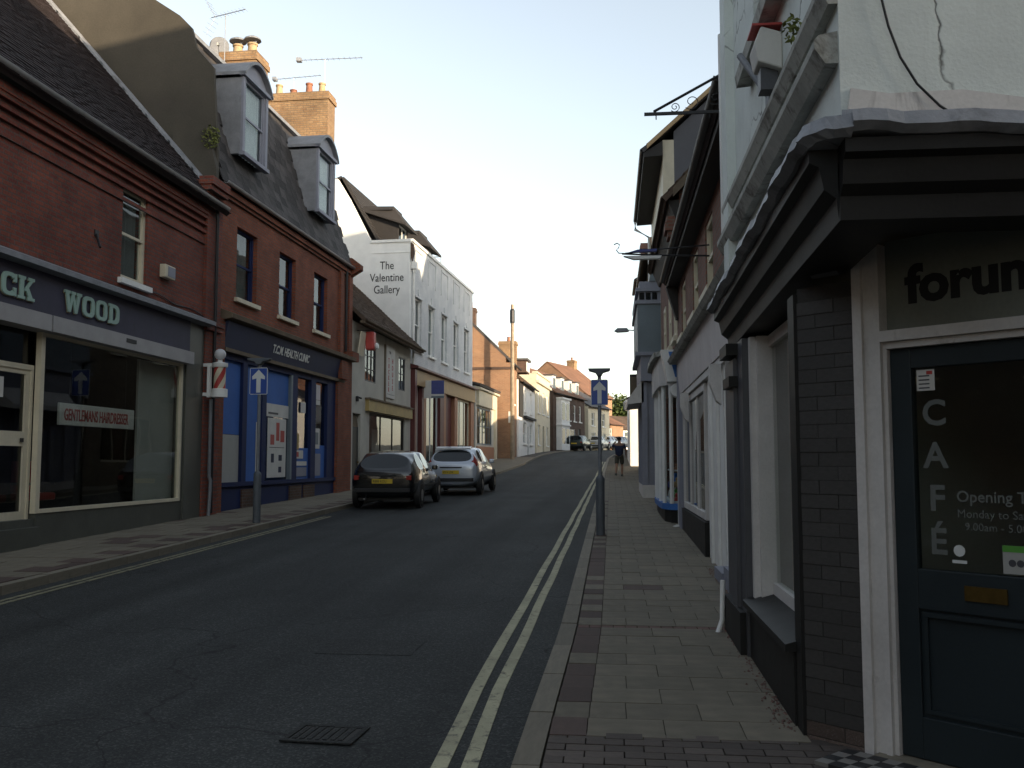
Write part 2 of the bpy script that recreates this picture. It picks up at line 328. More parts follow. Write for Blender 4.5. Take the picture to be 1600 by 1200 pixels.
M['ochre'] = surf('ochre_fascia', (.42, .31, .12), .6, .15, 3, 50, .1)
M['terracottap'] = surf('terracotta_paint', (.34, .16, .09), .55, .1, 3, 50, .06)
M['lavender'] = surf('lavender_grey_paint', (.24, .25, .30), .6, .1, 3, 50, .08)
M['bluegrey'] = surf('blue_grey_board', (.15, .185, .21), .55, .12, 1.5, 50, .08)
M['pinkwhite'] = surf('faded_pink_white_fascia', (.58, .55, .555), .6, .1, 2, 40, .08, stain=((.36, .24, .20), 2.4, .6, 1))
M['greyrender'] = surf('grey_slate_hung_gable', (.125, .125, .135), .85, .12, 1, 30, .15)
M['yellowrend'] = surf('yellow_render', (.40, .29, .12), .85, .15, 1.5, 30, .2)
M['wood'] = surf('weathered_wood', (.16, .125, .085), .85, .25, 3, 50, .3)
M['woodpole'] = surf('creosoted_pole', (.30, .235, .165), .85, .25, 3, 50, .3)
M['darktimber'] = surf('black_timber', (.03, .027, .024), .7, .2, 4, 50, .2)
M['curtain'] = surf('net_curtain', (.22, .22, .205), .9, .08, 3, 20, 0)
M['curtaind'] = surf('dark_curtain', (.06, .06, .06), .9, .15, 3, 20, 0)
M['blind'] = surf('roller_blind', (.72, .72, .70), .9, .08, 3, 60, .05)
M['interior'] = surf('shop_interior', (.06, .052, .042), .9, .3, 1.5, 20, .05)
M['panelgrey'] = surf('pale_partition', (.40, .40, .37), .8, .1, 1, 40, .05)
M['greens'] = surf('green_poster', (.10, .33, .05), .6, .15, 2, 40, .0)
M['paper'] = surf('paper', (.62, .61, .57), .8, .08, 3, 40, .0)
M['red'] = flat('red_lettering', (.38, .04, .035), .5)
M['redsign'] = surf('red_sign', (.45, .06, .05), .5, .12, 6, 50, .05)
M['mint'] = flat('mint_lettering', (.30, .44, .38), .5)
M['gold'] = flat('tan_letter_edge', (.26, .20, .12), .5)
M['signwhite'] = flat('sign_white', (.66, .68, .66), .45)
M['frost'] = flat('frosted_vinyl', (.125, .135, .125), .6)
M['inkdark'] = flat('dark_lettering', (.012, .012, .012), .6)
M['transom'] = surf('frosted_transom', (.20, .215, .185), .35, .15, 2, 50, .03)
M['signblue'] = flat('sign_blue', (.025, .075, .33), .4)
M['estblue'] = surf('estate_blue', (.06, .075, .24), .5, .1, 5, 50, .03)
M['brass'] = surf('tarnished_brass', (.14, .09, .025), .4, .25, 10, 50, .1, metal=.7)
M['rubber'] = flat('tyre_rubber', (.015, .015, .015), .8, 0, .3)
M['rim'] = flat('wheel_alloy', (.30, .30, .31), .4, .7)
M['blackplastic'] = flat('black_plastic', (.018, .018, .018), .6)
M['plate'] = flat('yellow_plate', (.60, .42, .03), .5)
M['cardark'] = flat('dark_car_paint', (.005, .006, .007), .25, .2, .5, 1.0)
M['carsilver'] = flat('silver_car_paint', (.50, .54, .60), .3, .4, .5, .8)
M['carblue'] = flat('blue_car_paint', (.05, .07, .11), .28, .3, .5, .8)
M['carwhite'] = flat('white_car_paint', (.6, .6, .58), .3, 0, .5, .8)
M['cargreen'] = flat('dark_green_car_paint', (.02, .035, .03), .28, .3, .5, .8)
M['tail'] = flat('tail_light_red', (.30, .02, .015), .2, 0, .6)
M['carglass'] = flat('car_glass', (.014, .017, .018), .04, 0, .6)
M['glass'] = glassmat('window_glass')
M['glassdark'] = glassmat('dark_shop_glass', (.42, .44, .42))
M['glassA'] = glassmat('salon_glass', (.85, .87, .85))
M['skin'] = surf('skin', (.36, .20, .13), .6, .1, 8, 40, .05)
M['hair'] = surf('dark_hair', (.02, .015, .012), .7, .2, 30, 80, .3)
M['navycloth'] = surf('navy_cloth', (.025, .033, .075), .85, .2, 8, 80, .2)
M['khaki'] = surf('olive_shorts', (.07, .068, .052), .85, .2, 8, 80, .2)
M['shoe'] = surf('grey_shoe', (.10, .10, .09), .7, .2, 8, 80, .1)
M['leaf'] = surf('leaf', (.085, .125, .028), .7, .35, .6, 6, 0, rnd=.2)
M['bark'] = surf('bark', (.06, .05, .035), .9, .3, 2, 20, .4)
M['moss'] = surf('moss_plant', (.15, .17, .045), .9, .3, 8, 40, .2)
M['mosaicw'] = surf('white_mosaic', (.22, .21, .19), .6, .1, 20, 60, .1)
M['mosaick'] = surf('black_mosaic', (.03, .03, .03), .6, .1, 20, 60, .1)
M['bulb'] = surf('opal_globe', (.55, .55, .56), .35, .05, 5, 50, 0)

# ------------------------------------------------------------------ setting: ground, road, pavements, kerbs, markings
def strip(name, fx0, fx1, fz, y0, y1, mat, step=1.0, drop=.25, parent=None):
    mb = MB(); ys = [y0 + (y1 - y0) * i / max(1, int((y1 - y0) / step)) for i in range(int((y1 - y0) / step) + 1)]
    vs = []; fs = []
    for y in ys:
        a, b, z = fx0(y), fx1(y), fz(y); vs += [(a, y, z), (b, y, z), (b, y, z - drop), (a, y, z - drop)]
    for i in range(len(ys) - 1):
        k = i * 4
        for j in range(4): fs.append((k + j, k + (j + 1) % 4, k + 4 + (j + 1) % 4, k + 4 + j))
    fs += [(3, 2, 1, 0), tuple(len(vs) - 4 + i for i in range(4))]
    mb.add(vs, fs); return mb.obj(name, mat, parent)
RZ = -.07; PZ = .035
def fz_road(y): return g(y) + RZ
o = strip('ground', lambda y: -400, lambda y: 400, lambda y: g(y) - .35, -200, 700, M['earth'], 4.0, .5); o['kind'] = 'structure'
o = strip('road', lambda y: kl(y) - .3, lambda y: kr(y) + .3, fz_road, -60, 140, M['asphalt'], 1.0, .2); o['kind'] = 'structure'
pavR = strip('pavement_right', lambda y: kr(y) + .05, lambda y: (3.4 if y < 8 else 2.5) + max(0, kr(y) + .45), lambda y: g(y) + PZ - .035, -60, 140, M['joint'], 1.0, .25); pavR['kind'] = 'structure'
pavL = strip('pavement_left', lambda y: -11.0 if y < 60 else -8.5, lambda y: kl(y) - .05, lambda y: g(y) + PZ - .035, -60, 140, M['joint'], 1.0, .25); pavL['kind'] = 'structure'

UNIT = MB().box(-.5, .5, -.5, .5, -.5, .5).mesh('unit_block')
def piece(name, mat, parent, c, dims, rot=(0, 0, 0), me=None):
    key = mat.name + '_piece'
    me = bpy.data.meshes.get(key)
    if me is None:
        me = UNIT.copy(); me.name = key; me.materials.append(mat)
    o = bpy.data.objects.new(name, me); COL.objects.link(o); o.parent = parent; o.location = c; o.scale = dims; o.rotation_euler = rot
    return o
RX = math.atan(.021)
def slope(y): return math.atan((g(y + .5) - g(y - .5)))
# right pavement: near blocks, slabs, red band
y = 4.25; row = 0
while y < 5.17:
    x = kr(y) + .15 + (-.1 if row % 2 else 0)
    while x < 1.75:
        x0 = max(x, kr(y) + .15)
        piece('paving_block', M['block'], pavR, ((x0 + x + .2) / 2, y + .05, g(y) + PZ - .02 + random.uniform(-.002, .002)), (x + .2 - x0 - .008, .092, .05), (slope(y), random.uniform(-.004, .004), 0)); x += .2
    y += .1; row += 1
y = 5.19; row = 0; cnt = 0; stuffR = MB()
while y < 62:
    if abs(y - 8.32) < .17:
        x = kr(y) + .15
        while x < 1.3:
            piece('red_sett', M['sett'], pavR, (x + .05, y + .05, g(y) + PZ - .02), (.092, .092, .05), (slope(y), 0, 0)); x += .1
        y += .11
    d = .33; xa = kr(y) + .15; xb = 1.02 if y < 8.3 else 1.42
    cols = [(xa, xa + .2)]; x = xa + .2; first = True
    while x < xb - .02:
        w = .42 if not (first and row % 2) else .21
        x2 = min(x + w, xb)
        if xb - x2 < .1: x2 = xb
        cols.append((x, x2)); x = x2; first = False
    for ci, (x0, x1) in enumerate(cols):
        z = g(y + d / 2) + PZ - .02 + random.uniform(-.0025, .0025)
        dark = (ci == 0 and row % 2 == 0 and y < 16) or (ci == 0 and random.random() < .2) or (ci == 2 and abs(y - 10.2) < .2)
        if y < 25.2 and cnt < 298:
            piece('paving_slab', M['slabdark'] if dark else M['slab'], pavR, ((x0 + x1) / 2, y + d / 2, z), (x1 - x0 - .005, d - .005, .05), (slope(y), random.uniform(-.003, .003), 0)); cnt += 1
        else:
            stuffR.hexa([(x0 + .004, y + .004, g(y) + PZ - .06), (x1 - .004, y + .004, g(y) + PZ - .06), (x1 - .004, y + d - .004, g(y + d) + PZ - .06), (x0 + .004, y + d - .004, g(y + d) + PZ - .06),
                         (x0 + .004, y + .004, z - .002), (x1 - .004, y + .004, z - .002), (x1 - .004, y + d - .004, z + d * .02), (x0 + .004, y + d - .004, z + d * .02)])
    y += d; row += 1
stuffR.obj('far_paving_slabs', M['slab'], pavR, kind='stuff')
# left pavement
y = 9.2; row = 0; stuffL = MB()
while y < 62:
    d = .45; xb = kl(y) - .15; x = xb; ci = 0
    while x > (-8.95 if y < 31 else -8.6):
        w = .45 if not (ci == 0 and row % 2) else .225
        z = g(y + d / 2) + PZ - .02 + random.uniform(-.003, .003)
        if y < 27.5:
            dark = (ci == 0 and row % 2 == 0) or (ci == 2 and 14.0 < y < 15.4) or random.random() < .03
            piece('paving_slab', M['slabdark'] if dark else M['slab'], pavL, (x - w / 2, y + d / 2, z), (w - .01, d - .01, .05), (slope(y), random.uniform(-.003, .003), 0))
        else:
            stuffL.hexa([(x - w + .005, y + .005, z - .05), (x - .005, y + .005, z - .05), (x - .005, y + d - .005, z - .05), (x - w + .005, y + d - .005, z - .05),
                         (x - w + .005, y + .005, g(y) + PZ), (x - .005, y + .005, g(y) + PZ), (x - .005, y + d - .005, g(y + d) + PZ), (x - w + .005, y + d - .005, g(y + d) + PZ)])
        x -= w; ci += 1
    y += d; row += 1
stuffL.obj('far_paving_slabs', M['slab'], pavL, kind='stuff')
# kerbs
for side, par, K, sg in (('r', pavR, kr, 1), ('l', pavL, kl, -1)):
    y = 2.9 if sg > 0 else 9.0
    far = MB()
    while y < 100:
        L = .91; a = K(y); b = K(y + L); c = (a + b) / 2
        if y < 46:
            piece('kerb_stone', M['kerb'], par, (c + sg * .07, y + L / 2, g(y + L / 2) + PZ - .09 + random.uniform(-.003, .003)), (.135, L - .012, .18), (slope(y), 0, -math.atan((b - a) / L)))
        else:
            z0, z1 = g(y) + PZ, g(y + L) + PZ; a0, a1 = sorted((a, a + sg * .135)); b0, b1 = sorted((b, b + sg * .135))
            far.hexa([(a0, y, z0 - .2), (a1, y, z0 - .2), (b1, y + L - .01, z1 - .2), (b0, y + L - .01, z1 - .2), (a0, y, z0), (a1, y, z0), (b1, y + L - .01, z1), (b0, y + L - .01, z1)])
        y += L
    far.obj('far_kerb', M['kerb'], par, kind='stuff')
# double yellow lines
YR = [(-10, -.72), (4.7, -.70), (6.5, -.725), (13.3, -.70), (38, -.62), (70, -.2)]
def yellow(f, y0, y1, w=.085, m='yellow'):
    o = strip('yellow_line', lambda y: f(y) - w, f, lambda y: g(y) + RZ + .006, y0, y1, M[m], .8, .005); o['kind'] = 'structure'
yellow(lambda y: interp(YR, y) + .006 * math.sin(y * 1.7), -8, 58); yellow(lambda y: interp(YR, y) - .155 + .006 * math.sin(y * 1.3 + 1), -8, 58)
yellow(lambda y: kl(y) + .26, 2, 21.0, .06, 'yellowworn'); yellow(lambda y: kl(y) + .38, 2, 21.0, .06, 'yellowworn')
# manhole cover in the road and a worn patch
mh = thing('manhole_cover', 'rectangular iron drain cover set in the dark road, lower left of the yellow lines', 'manhole cover', (-1.64, 5.42, g(5.42) + RZ + .004), R(-4))
MB().box(-.21, .21, -.17, -.135, 0, .008).box(-.21, .21, .135, .17, 0, .008).box(-.21, -.175, -.135, .135, 0, .008).box(.175, .21, -.135, .135, 0, .008).obj('frame', M['asphalt2'], mh)
MB().box(-.17, .17, -.13, .13, 0, .004).obj('plate', M['mortar'], mh)
for i in range(7): MB().box(-.155 + i * .045, -.130 + i * .045, -.12, .12, .004, .009).obj('rib', M['asphalt2'], mh)
o = strip('road_patch', lambda y: -2.35 + .03 * math.sin(y * 3), lambda y: -1.55 + .03 * math.sin(y * 2.3), lambda y: g(y) + RZ + .003, 7.45, 8.0, M['asphalt2'], .1, .002); o['kind'] = 'structure'

# ------------------------------------------------------------------ building kit
class Fac:
    """one facade of a thing: o = metres out of the wall, u = metres along it, z = absolute height"""
    def __init__(s, root, fr): s.root = root; s.fr = fr
    def mb(s): return MB(s.fr)
def left_fac(root, u0=0): return Fac(root, Fr(lambda o, u, z: (o, u - u0, z), False))
def right_fac(root, u0=0): return Fac(root, Fr(lambda o, u, z: (-o, u - u0, z), True))
def wall(F, u0, u1, z0, z1, holes, mat, th=.3, o=0, name='wall', parent=None):
    us = sorted({u0, u1, *[h[0] for h in holes], *[h[1] for h in holes]}); us = [x for x in us if u0 <= x <= u1]
    zs = sorted({z0, z1, *[h[2] for h in holes], *[h[3] for h in holes]}); zs = [x for x in zs if z0 <= x <= z1]
    mb = F.mb(); V = {}; faces = []
    def solid(i, j):
        if not (0 <= i < len(us) - 1 and 0 <= j < len(zs) - 1): return False
        cu, cz = (us[i] + us[i + 1]) / 2, (zs[j] + zs[j + 1]) / 2
        return not any(h[0] < cu < h[1] and h[2] < cz < h[3] for h in holes)
    vs = []; fs = []
    def v(i, j, k):
        if (i, j, k) not in V: V[(i, j, k)] = len(vs); vs.append((o if k else o - th, us[i], zs[j]))
        return V[(i, j, k)]
    for i in range(len(us) - 1):
        for j in range(len(zs) - 1):
            if not solid(i, j): continue
            fs.append((v(i, j, 1), v(i + 1, j, 1), v(i + 1, j + 1, 1), v(i, j + 1, 1)))
            fs.append((v(i, j, 0), v(i, j + 1, 0), v(i + 1, j + 1, 0), v(i + 1, j, 0)))
            if not solid(i - 1, j): fs.append((v(i, j, 0), v(i, j, 1), v(i, j + 1, 1), v(i, j + 1, 0)))
            if not solid(i + 1, j): fs.append((v(i + 1, j, 1), v(i + 1, j, 0), v(i + 1, j + 1, 0), v(i + 1, j + 1, 1)))
            if not solid(i, j - 1): fs.append((v(i, j, 0), v(i + 1, j, 0), v(i + 1, j, 1), v(i, j, 1)))
            if not solid(i, j + 1): fs.append((v(i, j + 1, 1), v(i + 1, j + 1, 1), v(i + 1, j + 1, 0), v(i, j + 1, 0)))
    mb.add(vs, fs); return mb.obj(name, mat, parent or F.root)
def sash(F, u0, u1, z0, z1, fm, o=-.08, fw=.06, sill=None, curtain=None, cols=1, sillm=None, name='window', label=None, mid=.5, ctop=False):
    """vertical sash window: frame > upper and lower sash rails, panes, sill, curtain"""
    w = F.mb(); d = .09
    w.box(o - d, o, u0, u0 + fw, z0, z1).box(o - d, o, u1 - fw, u1, z0, z1).box(o - d, o, u0 + fw, u1 - fw, z1 - fw, z1).box(o - d, o, u0 + fw, u1 - fw, z0, z0 + fw * 1.2)
    win = w.obj(name, fm, F.root, label=label)
    zm = z0 + (z1 - z0) * mid
    s = F.mb(); s.box(o - .05, o - .01, u0 + fw, u1 - fw, zm - .025, zm + .025)
    ins = .04
    for (a, b, oo) in ((z0 + fw * 1.2, zm - .025, o - .055), (zm + .025, z1 - fw, o - .03)):
        s.box(oo - .03, oo, u0 + fw, u0 + fw + ins, a, b).box(oo - .03, oo, u1 - fw - ins, u1 - fw, a, b)
        for c in range(1, cols):
            uc = u0 + (u1 - u0) * c / cols; s.box(oo - .025, oo - .004, uc - .012, uc + .012, a, b)
    s.obj('sash', fm, win)
    for (a, b, oo) in ((z0 + fw * 1.2, zm - .025, o - .07), (zm + .025, z1 - fw, o - .045)):
        F.mb().box(oo, oo + .004, u0 + fw + ins * .8, u1 - fw - ins * .8, a, b).obj('pane', M['glass'], win)
    if sill: F.mb().box(-.1, .09, u0 - .1, u1 + .1, z0 - .10, z0 - .002).obj('sill', sillm or fm, win)
    if curtain:
        c = F.mb(); k = max(4, int((u1 - u0) / .06)); vs = []
        for i in range(k + 1):
            uu = u0 + fw + (u1 - u0 - 2 * fw) * i / k; oo = o - .16 + .03 * math.sin(i * 1.9)
            vs += [(oo, uu, z0 if not ctop else zm - .02), (oo, uu, z1)]
        c.add(vs, [(2 * i, 2 * i + 2, 2 * i + 3, 2 * i + 1) for i in range(k)]); c.obj('curtain', curtain, win)
    return win
def casement(F, u0, u1, z0, z1, fm, o=-.06, cols=2, rows=2, fw=.05, curtain=None, name='window', sill=False, glass='glass'):
    w = F.mb(); d = .07
    w.box(o - d, o, u0, u0 + fw, z0, z1).box(o - d, o, u1 - fw, u1, z0, z1).box(o - d, o, u0 + fw, u1 - fw, z1 - fw, z1).box(o - d, o, u0 + fw, u1 - fw, z0, z0 + fw)
    win = w.obj(name, fm, F.root)
    if cols * rows > 1:
        for c in range(1, cols):
            uc = u0 + (u1 - u0) * c / cols; F.mb().box(o - .05, o - .008, uc - .016, uc + .016, z0 + fw, z1 - fw).obj('glazing_bar', fm, win)
        for r in range(1, rows):
            zc = z0 + (z1 - z0) * r / rows; F.mb().box(o - .048, o - .01, u0 + fw, u1 - fw, zc - .014, zc + .014).obj('glazing_bar', fm, win)
    F.mb().box(o - .04, o - .036, u0 + fw * .8, u1 - fw * .8, z0 + fw * .8, z1 - fw * .8).obj('pane', M[glass], win)
    if sill: F.mb().box(-.08, .07, u0 - .06, u1 + .06, z0 - .08, z0 - .002).obj('sill', fm, win)
    if curtain: F.mb().box(o - .2, o - .19, u0, u1, z0, z1).obj('curtain', curtain, win)
    return win
def shell(F, u0, u1, z0, z1, depth, mat, th=.3, gable=None, floor=True):
    """end walls, back wall and upper floor of a house, so that its inside is dark. gable=(peak_o, peak_z)"""
    for nm, a, b in (('near_wall', u0, u0 + th), ('far_wall', u1 - th, u1)):
        if gable: poly = [(-th, z0), (-depth, z0), (-depth, z1), (gable[0], gable[1]), (-th, z1 + (gable[1] - z1) * (-th) / gable[0] if gable[0] else z1)]
        else: poly = [(-th, z0), (-depth, z0), (-depth, z1), (-th, z1)]
        F.mb().prism(poly, 1, a, b).obj(nm, mat, F.root)
    F.mb().box(-depth, -depth + th, u0 + th, u1 - th, z0, z1).obj('back_wall', mat, F.root)
    if floor: F.mb().box(-depth + th, -th - .002, u0 + th, u1 - th, (z0 + z1) / 2, (z0 + z1) / 2 + .2).obj('upper_floor', M['interior'], F.root)
def roof(F, u0, u1, eo, ez, po, pz, mat, course=.18, thick=.10, tiles=None, name='roof', over=.12):
    """one roof slope from the eave (eo, ez) up to (po, pz); courses lapped like tiles"""
    L = math.hypot(po - eo, pz - ez); du = (po - eo) / L; dz = (pz - ez) / L; no, nz = (dz, -du) if dz * 1 >= 0 else (-dz, du)
    if nz < 0: no, nz = -no, -nz
    a, b = u0 - over, u1 + over
    rf = F.mb().hexa([(eo, a, ez), (eo, b, ez), (po, b, pz), (po, a, pz), (eo + no * thick, a, ez + nz * thick), (eo + no * thick, b, ez + nz * thick), (po + no * thick, b, pz + nz * thick), (po + no * thick, a, pz + nz * thick)])
    ro = rf.obj(name, mat, F.root)
    bmx = bmesh.new(); bmx.from_mesh(ro.data); bmesh.ops.recalc_face_normals(bmx, faces=bmx.faces); bmx.to_mesh(ro.data); bmx.free()
    mb = F.mb(); n = max(3, int(L / course)); c = L / n
    for i in range(n):
        t0 = i * c - .02; t1 = (i + 1) * c + .02; h0 = thick + .028; h1 = thick + .004
        segs = [(a, b)]
        if tiles:
            k = max(2, int((b - a) / tiles)); w = (b - a) / k; off = (w / 2 if i % 2 else 0)
            segs = [(max(a, a + j * w + off + .004), min(b, a + (j + 1) * w + off - .004)) for j in range(-1, k)]
            segs = [q for q in segs if q[1] - q[0] > .02]
        for (p, q) in segs:
            jt = random.uniform(-.006, .008) if tiles else 0
            def P(t, h, u): return (eo + du * t + no * h, u, ez + dz * t + nz * h)
            mb.hexa([P(t0, thick, p), P(t0, thick, q), P(t1, thick - .01, q), P(t1, thick - .01, p), P(t0, h0 + jt, p), P(t0, h0 + jt, q), P(t1, h1 + jt, q), P(t1, h1 + jt, p)])
    t = mb.obj('roof_tiles', mat, ro, kind='stuff')
    bmx = bmesh.new(); bmx.from_mesh(t.data); bmesh.ops.recalc_face_normals(bmx, faces=bmx.faces); bmx.to_mesh(t.data); bmx.free()
    return ro
def gutter(F, u0, u1, o, z, mat, r=.06):
    mb = F.mb(); n = 6; vs = []
    for uu in (u0, u1):
        for k in range(n + 1):
            t = math.pi * k / n; vs.append((o - r * math.cos(t), uu, z - r * math.sin(t)))
        for k in range(n + 1):
            t = math.pi * (n - k) / n; vs.append((o - (r - .012) * math.cos(t), uu, z - (r - .012) * math.sin(t)))
    m = 2 * (n + 1); mb.add(vs, [(i, (i + 1) % m, m + (i + 1) % m, m + i) for i in range(m)] + [tuple(range(m))[::-1], tuple(range(m, 2 * m))])
    o_ = mb.obj('gutter', mat, F.root); smooth_me(o_.data); return o_
def pipe(F, pts, r, mat, name='drainpipe', n=8):
    o = F.mb().tube(pts, r, n).obj(name, mat, F.root); smooth_me(o.data, 60); return o
def chimney(F, o0, o1, u0, u1, z0, z1, mat, pots, potm, ph=.5, pr=.13, parent=None, caps=False):
    mb = F.mb(); mb.box(o0, o1, u0, u1, z0, z1 - .28)
    st = mb.obj('chimney', mat, parent or F.root)
    F.mb().box(o0 - .05, o1 + .05, u0 - .05, u1 + .05, z1 - .28, z1 - .12).box(o0 - .02, o1 + .02, u0 - .02, u1 + .02, z1 - .12, z1).obj('chimney_cap', mat, st)
    for i, (po, pu, h, m) in enumerate(pots):
        p = F.mb().lathe((po, pu, z1), [(pr * 1.15, 0), (pr * 1.05, .08), (pr, .1), (pr * .86, h * .85), (pr * 1.05, h * .88), (pr * 1.05, h), (pr * .7, h)], 12).obj('chimney_pot', m, st); smooth_me(p.data)
        if caps:
            c = F.mb().lathe((po, pu, z1 + h + .1), [(pr * 1.7, 0), (pr * 1.6, .05), (pr * .9, .11), (.02, .14)], 12).obj('pot_cowl', M['leadgrey'], st)
            F.mb().box(po - pr * .8, po + pr * .8, pu - .01, pu + .01, z1 + h, z1 + h + .1).obj('cowl_stay', M['leadgrey'], st)
    return st

# ================================================================== LEFT SIDE
# ------------------------------------------------------------------ A: red brick hairdresser's
XA = -8.75; U0 = 9.0
zA = g(16)
A = thing('brick_shop', 'dark red brick hairdresser shop with mauve fascia reading CK WOOD, at far left', 'shop building', (XA, U0, zA), 0, absz=True)
FA = left_fac(A, U0)
wall(FA, 9.0, 19.4, 4.55, 7.08, [(15.97, 16.9, 4.9, 6.6)], M['brickA'])
# corbelled eaves: string courses and rows of dog-tooth bricks
FA.mb().box(0, .035, 9.0, 19.4, 6.30, 6.37).obj('string_course', M['brickA'], A)
FA.mb().box(0, .05, 9.0, 19.4, 6.54, 6.60).box(0, .075, 9.0, 19.4, 6.86, 6.94).box(0, .10, 9.0, 19.4, 6.94, 7.08).obj('cornice_course', M['brickA'], A)
dog = FA.mb().box(0, .06, -.055, .055, 0, .075); dogme = dog.mesh('corbel_brick'); dogme.materials.append(M['brickA'])
for j, zz in enumerate((6.63, 6.75)):
    u = 10.6 + (.13 if j else 0)
    while u < 19.3:
        b = bpy.data.objects.new('corbel_brick', dogme); COL.objects.link(b); b.parent = A; b.location = (0, u - 9.0 + U0 - U0, zz - zA); u += .26
FA.mb().box(.005, .07, 9.0, 19.4, 6.705, 6.745).obj('corbel_course', M['brickA'], A)
# brick pier at the party wall
FA.mb().box(-.3, .09, 19.4, 20.2, .1, 4.45).obj('pier', M['brickA'], A)
FA.mb().box(-.3, .07, 19.4, 20.2, 4.45, 7.75).obj('pier', M['brickA'], A)
FA.mb().box(0, .14, 19.35, 20.22, 4.45, 4.56).box(.0, .17, 19.33, 20.22, 4.56, 4.66).obj('pier_corbel', M['brickA'], A); FA.mb().box(-.1, .17, 19.33, 20.22, 7.5, 7.62).box(-.1, .22, 19.3, 20.22, 7.62, 7.8).obj('pier_corbel', M['brickA'], A)
sash(FA, 15.97, 16.9, 4.9, 6.6, M['cream'], o=-.05, fw=.07, sill=True, curtain=M['curtain'], sillm=M['white'], label='tall cream sash window with grey net curtain')
# shopfront
FA.mb().box(-.25, .06, 18.6, 19.4, .1, 4.5).obj('pilaster', M['graygreen'], A)
FA.mb().prism([(.15, 4.50), (.30, 4.52), (.30, 4.60), (0, 4.72), (0, 4.50)], 1, 9.0, 19.45).obj('fascia_hood', M['leadgrey'], A)
fas = FA.mb().box(-.2, .12, 9.0, 18.6, 3.86, 4.5).obj('fascia', M['mauve'], A)
FA.mb().box(-.1, .22, 9.0, 13.60, 3.60, 3.85).obj('awning_box', M['silverbox'], A)
ab = FA.mb().box(-.1, .22, 13.64, 18.6, 3.60, 3.85).obj('awning_box', M['silverbox'], A)
FA.mb().box(.222, .228, 15.85, 16.2, 3.72, 3.79).obj('slot', M['blackplastic'], ab)
# slab-serif letters CK WOOD
def slab_letter(ch, u, z, w, h, fr, parent):
    t = .055 * h / .36; S = []          # strokes as polygons in (u, z) from 0..1
    def poly(pts): S.append([(u + p[0] * w, z + p[1] * h) for p in pts])
    if ch in 'OD C'.replace(' ', ''):
        n = 14; a0, a1 = (0, 2 * math.pi) if ch == 'O' else ((-.5 * math.pi, .5 * math.pi) if ch == 'D' else (.22 * math.pi, 1.78 * math.pi))
        ring = []
        cx = .5 if ch != 'D' else .28
        rx = .5 if ch != 'D' else .72
        for k in range(n + 1):
            a = a0 + (a1 - a0) * k / n
            sq = lambda v: math.copysign(abs(v) ** .6, v)
            ring.append(((cx + rx * sq(math.cos(a)), .5 + .5 * sq(math.sin(a))), (cx + (rx - .26) * sq(math.cos(a)), .5 + .33 * sq(math.sin(a)))))
        for k in range(n): poly([ring[k][0], ring[k + 1][0], ring[k + 1][1], ring[k][1]])
        if ch == 'D': poly([(.1, 0), (.36, 0), (.36, 1), (.1, 1)]); poly([(0, 0), (.1, 0), (.1, .14), (0, .14)]); poly([(0, .86), (.1, .86), (.1, 1), (0, 1)])
        if ch == 'C': poly([(.78, .62), (.98, .62), (.98, .98), (.86, .98)]); poly([(.78, .38), (.98, .38), (.98, .02), (.86, .02)])
    if ch == 'K':
        poly([(.1, 0), (.34, 0), (.34, 1), (.1, 1)]); poly([(0, 0), (.44, 0), (.44, .13), (0, .13)]); poly([(0, .87), (.44, .87), (.44, 1), (0, 1)])
        poly([(.34, .38), (.8, .95), (.98, .95), (.5, .38)]); poly([(.42, .52), (.6, .62), (.95, .05), (.7, .05)]); poly([(.62, .87), (1.0, .87), (1.0, 1), (.62, 1)]); poly([(.6, 0), (1.04, 0), (1.04, .13), (.6, .13)])
    if ch == 'W':
        poly([(.06, 1), (.24, 1), (.38, 0), (.24, 0)]); poly([(.24, 0), (.38, 0), (.56, .9), (.44, .9)]); poly([(.44, .9), (.56, .9), (.76, 0), (.62, 0)]); poly([(.62, 0), (.76, 0), (.94, 1), (.78, 1)])
        for a, b in ((0, .32), (.37, .63), (.7, 1.0)): poly([(a, .87), (b, .87), (b, 1), (a, 1)])
    mb = MB(fr); mg = MB(fr)
    for i, p in enumerate(S):
        mb.prism(p, 0, .142 + i * .0002, .165 + i * .0002)
        c = (sum(q[0] for q in p) / len(p), sum(q[1] for q in p) / len(p))
        mg.prism([(q[0] + .012, q[1] - .012) for q in p], 0, .125 + i * .0002, .14 + i * .0002)
    L = mb.obj('letter', M['mint'], parent); mg.obj('letter_shadow', M['gold'], L)
for ch, u, w in (('C', 12.45, .34), ('K', 12.83, .38), ('W', 14.00, .49), ('O', 14.53, .355), ('O', 14.93, .355), ('D', 15.33, .355)):
    slab_letter(ch, u, 3.99, w, .34, FA.fr, fas)
